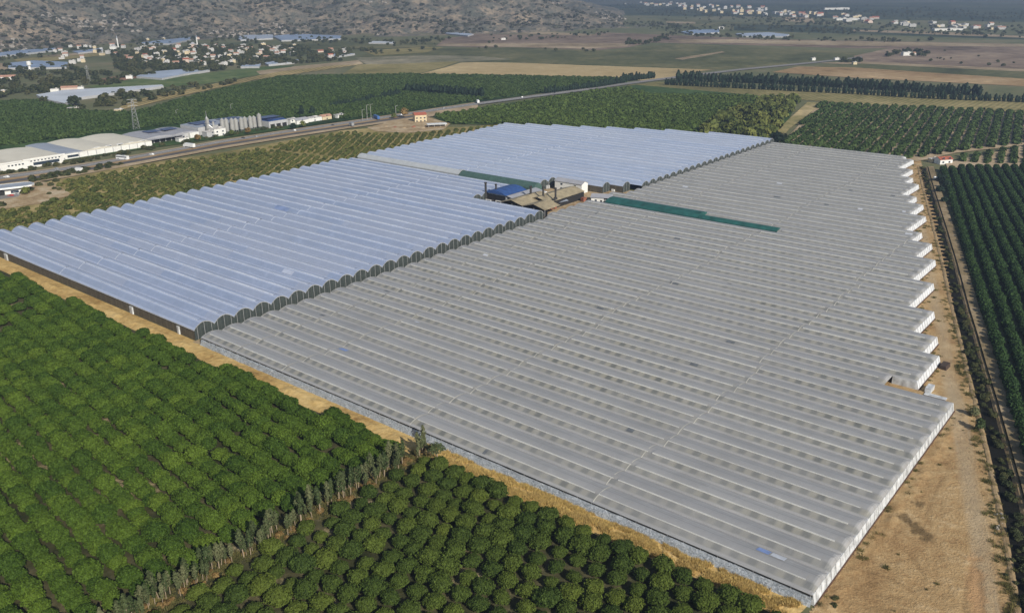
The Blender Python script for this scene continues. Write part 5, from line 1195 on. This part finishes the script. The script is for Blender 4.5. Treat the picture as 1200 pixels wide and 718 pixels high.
def minaret(px_, py_, hh, label):
    c = P(px_, py_); o = thing("minaret", label, "minaret", (c[0], c[1], 0)); mb = MB(); mb.tube([(0, 0, 0), (0, 0, hh * .8)], [1.7, 1.2], 10); mb.build("shaft", M['white_wall'], o); mb = MB(); mb.tube([(0, 0, hh * .62), (0, 0, hh * .66)], 1.9, 10); mb.build("balcony", M['white_wall'], o); mb = MB(); mb.tube([(0, 0, hh * .8), (0, 0, hh)], [1.3, .05], 10); mb.build("spire", M['blue_grey_roof'], o)
    o = thing("mosque", label.replace("minaret", "domed hall below the minaret"), "mosque", (c[0] - 11, c[1] + 3, 0)); win(o, "wall", 0, 0, 3, 13, 12, 6, M['white_wall']); mb = MB(); mb.tube([(0, 0, 6)] + [(0, 0, 6 + 4 * math.sin(a)) for a in (.3, .7, 1.1, 1.4)] + [(0, 0, 10.05)], [4.6] + [4.6 * math.cos(a) for a in (.3, .7, 1.1, 1.4)] + [.1], 14); mb.build("dome", M['grey_roof'], o)
minaret(231.5, 55, 25, "slim white minaret in the middle of the village"); minaret(139, 58, 29, "taller white minaret at the village edge by the hill")

# ------------------------------------------------------------------ village and far town
def rnd_in(poly):
    while True:
        x = random.uniform(min(p[0] for p in poly), max(p[0] for p in poly)); y = random.uniform(min(p[1] for p in poly), max(p[1] for p in poly))
        if inside(poly, x, y): return x, y
M["village_wall"] = wallm("village_wall", (.52, .51, .49))
KIND = [("white", M['village_wall'], "flat white roof", M['flat_roof'], 'flat'), ("white", M['village_wall'], "red tiled roof", M['pink_tile'], 'gable'), ("cream", M['cream_wall'], "pale flat roof", M['flat_roof'], 'flat'), ("pink", M['pink_wall'], "red tiled roof", M['red_tile'], 'gable')]
def village(poly, n, place, size=(7, 11.5), hgt=(3, 6.5), weights=(5, 3, 2, 1), mind=12):
    done = []
    for _ in range(n * 20):
        if len(done) >= n: break
        x, y = rnd_in(poly); q = P(x, y)
        if any((q[0] - d[0]) ** 2 + (q[1] - d[1]) ** 2 < mind ** 2 for d in done): continue
        done.append(q); k = random.choices(range(4), weights)[0]; a, wm, b_, rm, kd = KIND[k]
        house(f"{a} house with {b_} {place}", q[0], q[1], random.uniform(*size), random.uniform(size[0] * .8, size[1] * .8), random.uniform(*hgt), random.choice((.3, .3 + 1.571, .5, -.2)), wm, rm, kd, f"{a} houses with {b_} {place}")
village([(140, 64), (165, 56), (220, 54), (300, 53), (345, 55), (350, 64), (318, 72), (250, 80), (200, 76), (150, 76)], 125, "in the village below the hills")
village([(60, 66), (70, 55), (140, 52), (150, 60), (130, 70), (95, 78), (70, 74)], 22, "at the village's scattered end near the water tower", mind=18)
village([(360, 66), (375, 58), (408, 58), (412, 64), (385, 70)], 9, "at the village's far tip towards the straw field", mind=14)
village([(140, 52), (230, 20), (330, 22), (330, 45), (240, 46)], 16, "alone among the hillside scrub", mind=30, weights=(5, 1, 3, 1))
village([(720, 1.5), (800, 4), (800, 9), (720, 5.5)], 26, "at the thin end of the far mountain town", (10, 18), (4, 9), mind=20)
village([(795, 5), (905, 10), (900, 19), (850, 18), (795, 12)], 48, "in the thick of the far town below the mountains", (10, 20), (5, 11), mind=20)
village([(900, 13), (965, 17), (955, 22), (900, 20)], 22, "at the far town's edge towards the open fields", (12, 22), (5, 9), mind=20)
village([(975, 16), (1035, 22), (1030, 28), (980, 25)], 16, "in the strung-out hamlet between far town and ploughed fields", (12, 22), (4, 7), mind=20)
village([(1045, 25), (1180, 30), (1180, 36), (1045, 31)], 28, "in the long hamlet beyond the ploughed brown fields", (10, 20), (4, 7), mind=16)
for (x, y, w_, d_, h_, rz, wl, rf, kd, lb) in [
    (8, 94, 26, 10, 5, .25, 'white_wall', 'pink_tile', 'gable', "long white building with a pinkish red roof below the water tower"), (2, 111, 14, 9, 5, .3, 'cream_wall', 'flat_roof', 'flat', "cream building at the frame edge before the long red-roofed one"),
    (65, 109, 10, 7, 5, .3, 'white_wall', 'flat_roof', 'flat', "white house at the end of the pale plastic tunnels nearest the trees"), (82, 106.5, 20, 8, 4.5, .3, 'pink_wall', 'pink_tile', 'gable', "long pink-roofed house behind the pale plastic tunnels"), (95, 106, 8, 6, 4.5, .3, 'white_wall', 'flat_roof', 'flat', "small white house beside the long pink-roofed one"),
    (89, 130, 16, 6, 3.5, .2, 'cream_wall', 'flat_roof', 'flat', "cream low house under the bare tree before the pale plastic tunnels"), (140, 132, 9, 5, 3.5, .2, 'cream_wall', 'flat_roof', 'flat', "cream hut among the orchards behind the factories"), (152, 92.5, 9, 7, 4.5, .2, 'white_wall', 'flat_roof', 'flat', "white house in the red soil clearing before the village"),
    (1062, 65.5, 16, 9, 6, .1, 'white_wall', 'flat_roof', 'flat', "white farmhouse alone among trees in the ploughed brown fields"), (1069, 65, 9, 8, 4, .1, 'white_wall', 'pink_tile', 'gable', "small red-roofed barn beside the lone white farmhouse"), (953, 71, 6, 5, 4, .1, 'white_wall', 'flat_roof', 'flat', "tiny white hut at the end of the green field strip"),
    (980, 71, 7, 6, 4, .1, 'white_wall', 'flat_roof', 'flat', "tiny white hut before the roadside trees"), (1001, 76, 6, 6, 4, .1, 'cream_wall', 'flat_roof', 'flat', "tiny cream hut above the orange field"), (980, 11.5, 100, 22, 7, -.05, 'white_wall', 'flat_roof', 'flat', "long white warehouse beyond the far town"),
    (993, 24, 70, 16, 6, -.1, 'white_wall', 'flat_roof', 'flat', "long white shed in the strung-out hamlet"), (1110, 36, 70, 20, 5, -.05, 'white_wall', 'flat_roof', 'flat', "long white shed before the long hamlet"), (845, 34.5, 14, 8, 6, 0, 'white_wall', 'flat_roof', 'flat', "white house beside the blue plastic sheds of the far plain"),
    (590, 47, 10, 7, 4, 0, 'white_wall', 'flat_roof', 'flat', "white hut below the rocky hill end"), (385, 38, 30, 14, 6, .2, 'cream_wall', 'flat_roof', 'flat', "wide cream house on the lowest hill slope"), (210, 24, 30, 16, 8, .2, 'white_wall', 'flat_roof', 'flat', "pale hillside villa above the village")]:
    c = P(x, y); house(lb, c[0], c[1], w_, d_, h_, rz, M[wl], M[rf], kd)
M['far_film'] = plain("far_film", (.40, .46, .56), .35, .15, .03); M['far_film_white'] = plain("far_film_white", (.56, .59, .63), .4, .12, .03); M['far_film_blue'] = plain("far_film_blue", (.26, .34, .48), .35, .2, .03)
def far_house(label, poly, mat, hh=3.2):
    w_ = [P(*p) for p in poly]; c = sum(w_) / len(w_); o = thing("plastic_tunnel", label, "greenhouse", (c[0], c[1], 0)); q = [p - c for p in w_]
    if sum(q[i][0] * q[(i + 1) % len(q)][1] - q[(i + 1) % len(q)][0] * q[i][1] for i in range(len(q))) < 0: q.reverse()
    mb = MB(); mb.poly([(p[0], p[1], hh) for p in q]); mb.build("roof", mat, o); mb = MB()
    for a, b_ in zip(q, q[1:] + q[:1]): mb.quad((*a, 0), (*b_, 0), (*b_, hh), (*a, hh))
    mb.build("wall", M['grey_wall'], o)
for lb, poly, mt_ in [("large pale plastic greenhouse at the orchard edge behind the factories", [(43, 114), (75, 108.5), (190, 102), (192, 103.5), (140, 111), (96, 117), (76, 124), (52, 119)], 'far_film_white'), ("pale blue plastic greenhouse at the near edge of the village", [(160, 92), (172, 87), (215, 83.5), (246, 84.5), (215, 89.5), (190, 94.5)], 'far_film'),
        ("long blue plastic greenhouse at the foot of the hills near the frame edge", [(-20, 66.5), (20, 61), (65, 58), (67, 60.5), (-20, 70)], 'far_film_blue'), ("blue grey plastic greenhouse beside the water tower", [(10, 76), (40, 73), (80, 75), (78, 81), (10, 82)], 'far_film_blue'), ("small plastic greenhouse below the hill by the taller minaret", [(85, 62), (118, 58.5), (121, 61), (92, 64)], 'far_film_blue'),
        ("plastic greenhouse in the hillside gap beyond the village", [(277, 45), (290, 42), (320, 41.5), (320, 46.5), (282, 48.5)], 'far_film'), ("long narrow plastic greenhouse behind the village", [(160, 52.5), (185, 49), (230, 44.5), (230, 46.5), (200, 53)], 'far_film_blue'), ("thin pale plastic greenhouse at the village's far tip", [(378, 67), (392, 64.5), (416, 65), (388, 69)], 'far_film'),
        ("white plastic strip house on the plain before the hills", [(432, 52), (437, 50), (463, 50.5), (461, 52.5)], 'far_film_white'), ("white and blue plastic sheds at the foot of the rocky hill", [(520, 40.5), (527, 38.5), (555, 41.5), (548, 43.5)], 'far_film'), ("blue plastic sheds on the far plain before the town", [(798, 39), (812, 36.5), (842, 36), (843, 39.5), (810, 41.5)], 'far_film_blue'),
        ("small pale plastic greenhouse between the village and the yellow field", [(282, 80.5), (286, 77.5), (306, 76.5), (304, 80.5)], 'far_film'), ("narrow plastic greenhouse behind the village trees", [(310, 76), (335, 72), (352, 71.5), (345, 75), (315, 78)], 'far_film'), ("flat blue grey plastic field covers beyond the village", [(320, 44), (345, 41), (400, 43.5), (400, 47), (330, 49)], 'far_film_blue'),
        ("grey plastic greenhouse on the plain at the far town's edge", [(862, 41), (900, 39.5), (925, 42), (920, 44.5), (870, 44)], 'far_film')]: far_house(lb, poly, M[mt_])

# greenery between the far houses
vt = [joined(crown_mesh("crown", M['leaf_bush'], 800 + i, 3.6, .6, 6.5, 60, 1.8, lump=.4), TR[i], "village_tree") for i in range(3)]
vo = plant_single("village_tree", vt, [(*P(x, y), s, i) for i, (x, y, s) in enumerate(((88, 124, 1.9), (52, 121, 1.3), (97, 131, 1.2)))], lambda i: ["big bare brownish tree before the pale plastic tunnels", "dark cypress-like tree at the corner of the pale plastic tunnels", "narrow dark tree beside the cream low house"][i], lambda i: None)
pts = []
for poly, n in (([(-20, 80), (60, 76), (140, 88), (150, 98), (60, 108), (-20, 118)], 600), ([(130, 62), (230, 55), (350, 55), (415, 60), (400, 72), (300, 78), (230, 86), (140, 92)], 2600), ([(-20, 52), (280, 40), (330, 52), (150, 60), (-20, 74)], 420), ([(90, 116), (190, 105), (240, 100), (300, 92), (300, 95), (190, 116), (120, 130)], 120)):
    for _ in range(n):
        x, y = rnd_in(poly)
        if mnoise.noise((x * .06, y * .18, 4)) > -.12: pts.append((*P(x, y), 0))
for ln, n, j in (([(330, 50), (400, 47), (470, 52), (520, 47)], 130, 1.6), ([(415, 58), (430, 60), (445, 62)], 25, 1), ([(735, 52), (760, 51), (790, 40), (840, 43), (900, 46), (1000, 48), (1100, 49)], 170, 1.0), ([(1040, 66), (1060, 61), (1085, 65)], 55, 1.6), ([(985, 73), (1010, 73)], 22, .8),
                 ([(700, 24), (760, 30), (800, 34), (900, 33), (1000, 37), (1200, 42)], 330, 2.2), ([(720, 8), (800, 16), (900, 24), (1000, 30), (1200, 38)], 420, 3.0), ([(440, 62), (560, 57), (700, 60)], 14, .8), ([(940, 12), (1200, 20)], 300, 3.5), ([(560, 47), (720, 40)], 45, 2.0), ([(1080, 70), (1200, 76)], 12, 4.0)):
    L = [np.array(p, float) for p in ln]
    for _ in range(n):
        t = random.random() * (len(L) - 1); i = min(len(L) - 2, int(t)); q = L[i] + (L[i + 1] - L[i]) * (t - i); y = max(2.5, q[1] + random.gauss(0, j)); pts.append((*P(q[0] + random.gauss(0, 3), y), 0))
scatter("far_trees", pts, vo, .35, 1.25, "dark trees and hedges scattered between the far fields and houses", "trees", 41)
# planting along the road and before the factories
mbs = []
for _ in range(46):
    x = random.uniform(38, 145); mbs.append((*P(x, np.interp(x, [38, 145], [214.5, 195.5]) - random.uniform(0, 4)), random.uniform(1.2, 2.6)))
bushes("roadside_bush", mbs, cr_reed, "dark rounded bush between the main road and the frontage track", "bushes along the main road")
bushes("factory_hedge_bush", [(*P(x, np.interp(x, [0, 75, 150, 230, 330], [204, 192, 179, 164, 149]) + random.uniform(-.5, 2.5)), random.uniform(1.2, 2.9)) for x in [random.uniform(0, 330) for _ in range(75)]], cr_b, "green bush along the factory fronts beside the road", "bushes before the factories")
bushes("yard_bush", [(*P(x, y), s) for x, y, s in ((24, 226, 2.4), (28, 228, 2.0), (35, 225, 2.2), (2, 243, 2.6), (60, 219, 2.0), (64, 223, 1.5), (66, 214, 2.0), (46, 219, 2.2), (58, 229, 1.4), (70, 224, 1.6))], cr_reed, "bush in the yard around the roadside station", "bushes of the station yard")
for x, y, m_, s_, lb in ((474, 139, 'leaf_dry', 5.5, "autumn brown tree beside the beige roadside house"), (462, 140, 'leaf_mixed', 3.4, "small green tree by the road before the brown one"), (31, 229, 'leaf_mixed', 3.0, "yellow green tree in front of the roadside station"), (291, 158, 'leaf_dry', 3.4, "yellow brown tree before the silos"), (272, 160, 'leaf_mixed', 3.0, "pale green tree before the first silos"), (232, 166, 'leaf_dry', 3.2, "yellow tree by the road before the plant tower"), (344, 153, 'leaf_pine', 3.6, "dark tree beside the small white end house"), (355, 150, 'leaf_mixed', 3.4, "green tree past the end of the factory row")):
    o = thing("tree", lb, "tree", (*P(x, y), 0)); put("crown", crown_mesh("crown", M[m_], int(x) + 900, s_ * .8, s_ * .4, s_ * 2.1, 160, 1.0, lump=.4), o); put("trunk", TR[0], o)

# ------------------------------------------------------------------ traffic
def heading(x):
    a, b_ = P(x - 4, np.interp(x - 4, *zip(*A_TOP))), P(x + 4, np.interp(x + 4, *zip(*A_TOP))); return math.atan2(*(b_ - a_)[::-1])
def wheels(o, L, W, r, xs):
    for x in xs:
        for s in (-1, 1): mb = MB(); mb.tube([(x, s * (W / 2 - .12), r), (x, s * (W / 2 + .06), r)], r, 12); mb.build("wheel", M['tyre'], o)
def car(px_, py_, paint, label):
    c = P(px_, py_); o = thing("car", label, "car", (c[0], c[1], .5), heading(px_)); mb = MB()
    pr = [(-2.1, .35), (-2.15, .8), (-1.5, .95), (-1.1, 1.42), (.4, 1.45), (1.1, .98), (2.05, .85), (2.15, .4)]
    for s in (-1, 1): mb.poly([(x, s * .85, z) for x, z in (pr if s < 0 else pr[::-1])])
    for (xa, za), (xb, zb) in zip(pr, pr[1:] + pr[:1]): mb.quad((xa, -.85, za), (xa, .85, za), (xb, .85, zb), (xb, -.85, zb))
    mb.build("body", M[paint], o); mb = MB(); mb.box((-.3, 0, 1.2), (1.4, 1.74, .32)); mb.build("side_window", M['glass'], o); wheels(o, 4.2, 1.7, .32, (-1.3, 1.3))
def lorry(px_, py_, paint, label, L=10, H_=3.4, cab='white_paint'):
    c = P(px_, py_); o = thing("lorry", label, "lorry", (c[0], c[1], .5), heading(px_)); win(o, "cargo_box", -1.2, 0, .9 + H_ / 2, L - 2.8, 2.5, H_ - .6, M[paint]); mb = MB()
    xa = L / 2 - 2.4; pr = [(xa, .6), (xa, 3.0), (xa + 1.5, 3.0), (xa + 2.1, 1.9), (xa + 2.2, .6)]
    for s in (-1, 1): mb.poly([(x, s * 1.2, z) for x, z in (pr if s > 0 else pr[::-1])])
    for (x0_, z0_), (x1_, z1_) in zip(pr, pr[1:] + pr[:1]): mb.quad((x0_, 1.2, z0_), (x0_, -1.2, z0_), (x1_, -1.2, z1_), (x1_, 1.2, z1_))
    mb.build("cab", M[cab], o); win(o, "windscreen", xa + 1.85, 0, 2.45, .5, 2.1, .8, M['glass']); win(o, "chassis", 0, 0, .75, L - .6, 1.8, .3, M['dark_paint']); wheels(o, L, 2.4, .5, (-L / 2 + 1.2, -L / 2 + 2.5, L / 2 - 1.4))
def bus(px_, py_, label):
    c = P(px_, py_); o = thing("bus", label, "bus", (c[0], c[1], .5), heading(px_)); win(o, "body", 0, 0, 1.75, 12, 2.5, 2.7, M['white_paint']); win(o, "window_band", 0, 0, 2.2, 11.6, 2.56, .9, M['glass']); win(o, "roof_unit", -1, 0, 3.25, 3.5, 1.7, .3, M['silver_paint']); wheels(o, 12, 2.5, .5, (-3.8, 3.6))
bus(144, 187.5, "white coach on the main road before the roof-windowed factory hall")
lorry(222, 174, 'white_paint', "long white lorry on the main road before the dark open factory bays", 14); lorry(92, 203.5, 'white_paint', "short white lorry beside the dark roadside bushes", 8); lorry(441, 140.5, 'blue_paint', "long blue lorry on the main road near the lamp post trio", 16, 3.6); lorry(560, 121.8, 'white_paint', "white lorry far along the main road where it turns pale", 11); lorry(412, 149, 'silver_paint', "grey lorry on the main road past the factory row", 9)
for x, y, p_, lb in ((178, 182.5, 'white_paint', "white car following the coach on the main road"), (8, 209, 'white_paint', "white car at the start of the main road by the frame edge"), (66, 199.5, 'silver_paint', "silver car on the main road before the dark window band"), (118, 196, 'red_paint', "red car between the short lorry and the coach"), (300, 161.5, 'silver_paint', "silver car before the silos"), (285, 163, 'dark_paint', "dark car before the silos"), (345, 154, 'white_paint', "white car before the small white end house"),
                    (390, 148, 'dark_paint', "dark car before the conifer clump"), (470, 135.6, 'white_paint', "white car passing the beige roadside house"), (520, 128, 'silver_paint', "silver car beyond the beige roadside house"), (612, 115, 'white_paint', "white car on the pale far stretch of road"), (650, 110, 'dark_paint', "dark car on the pale far stretch of road"), (13, 231, 'red_paint', "red car parked before the roadside station"), (20, 230, 'silver_paint', "silver car parked before the roadside station"),
                    (375, 139.2, 'white_paint', "white van-like car parked past the factory row, first of three"), (383, 138.2, 'white_paint', "white car parked past the factory row, second of three"), (394, 137.5, 'silver_paint', "pale car parked past the factory row, last of three")): car(x, y, p_, lb)
print("objects", len(bpy.data.objects))
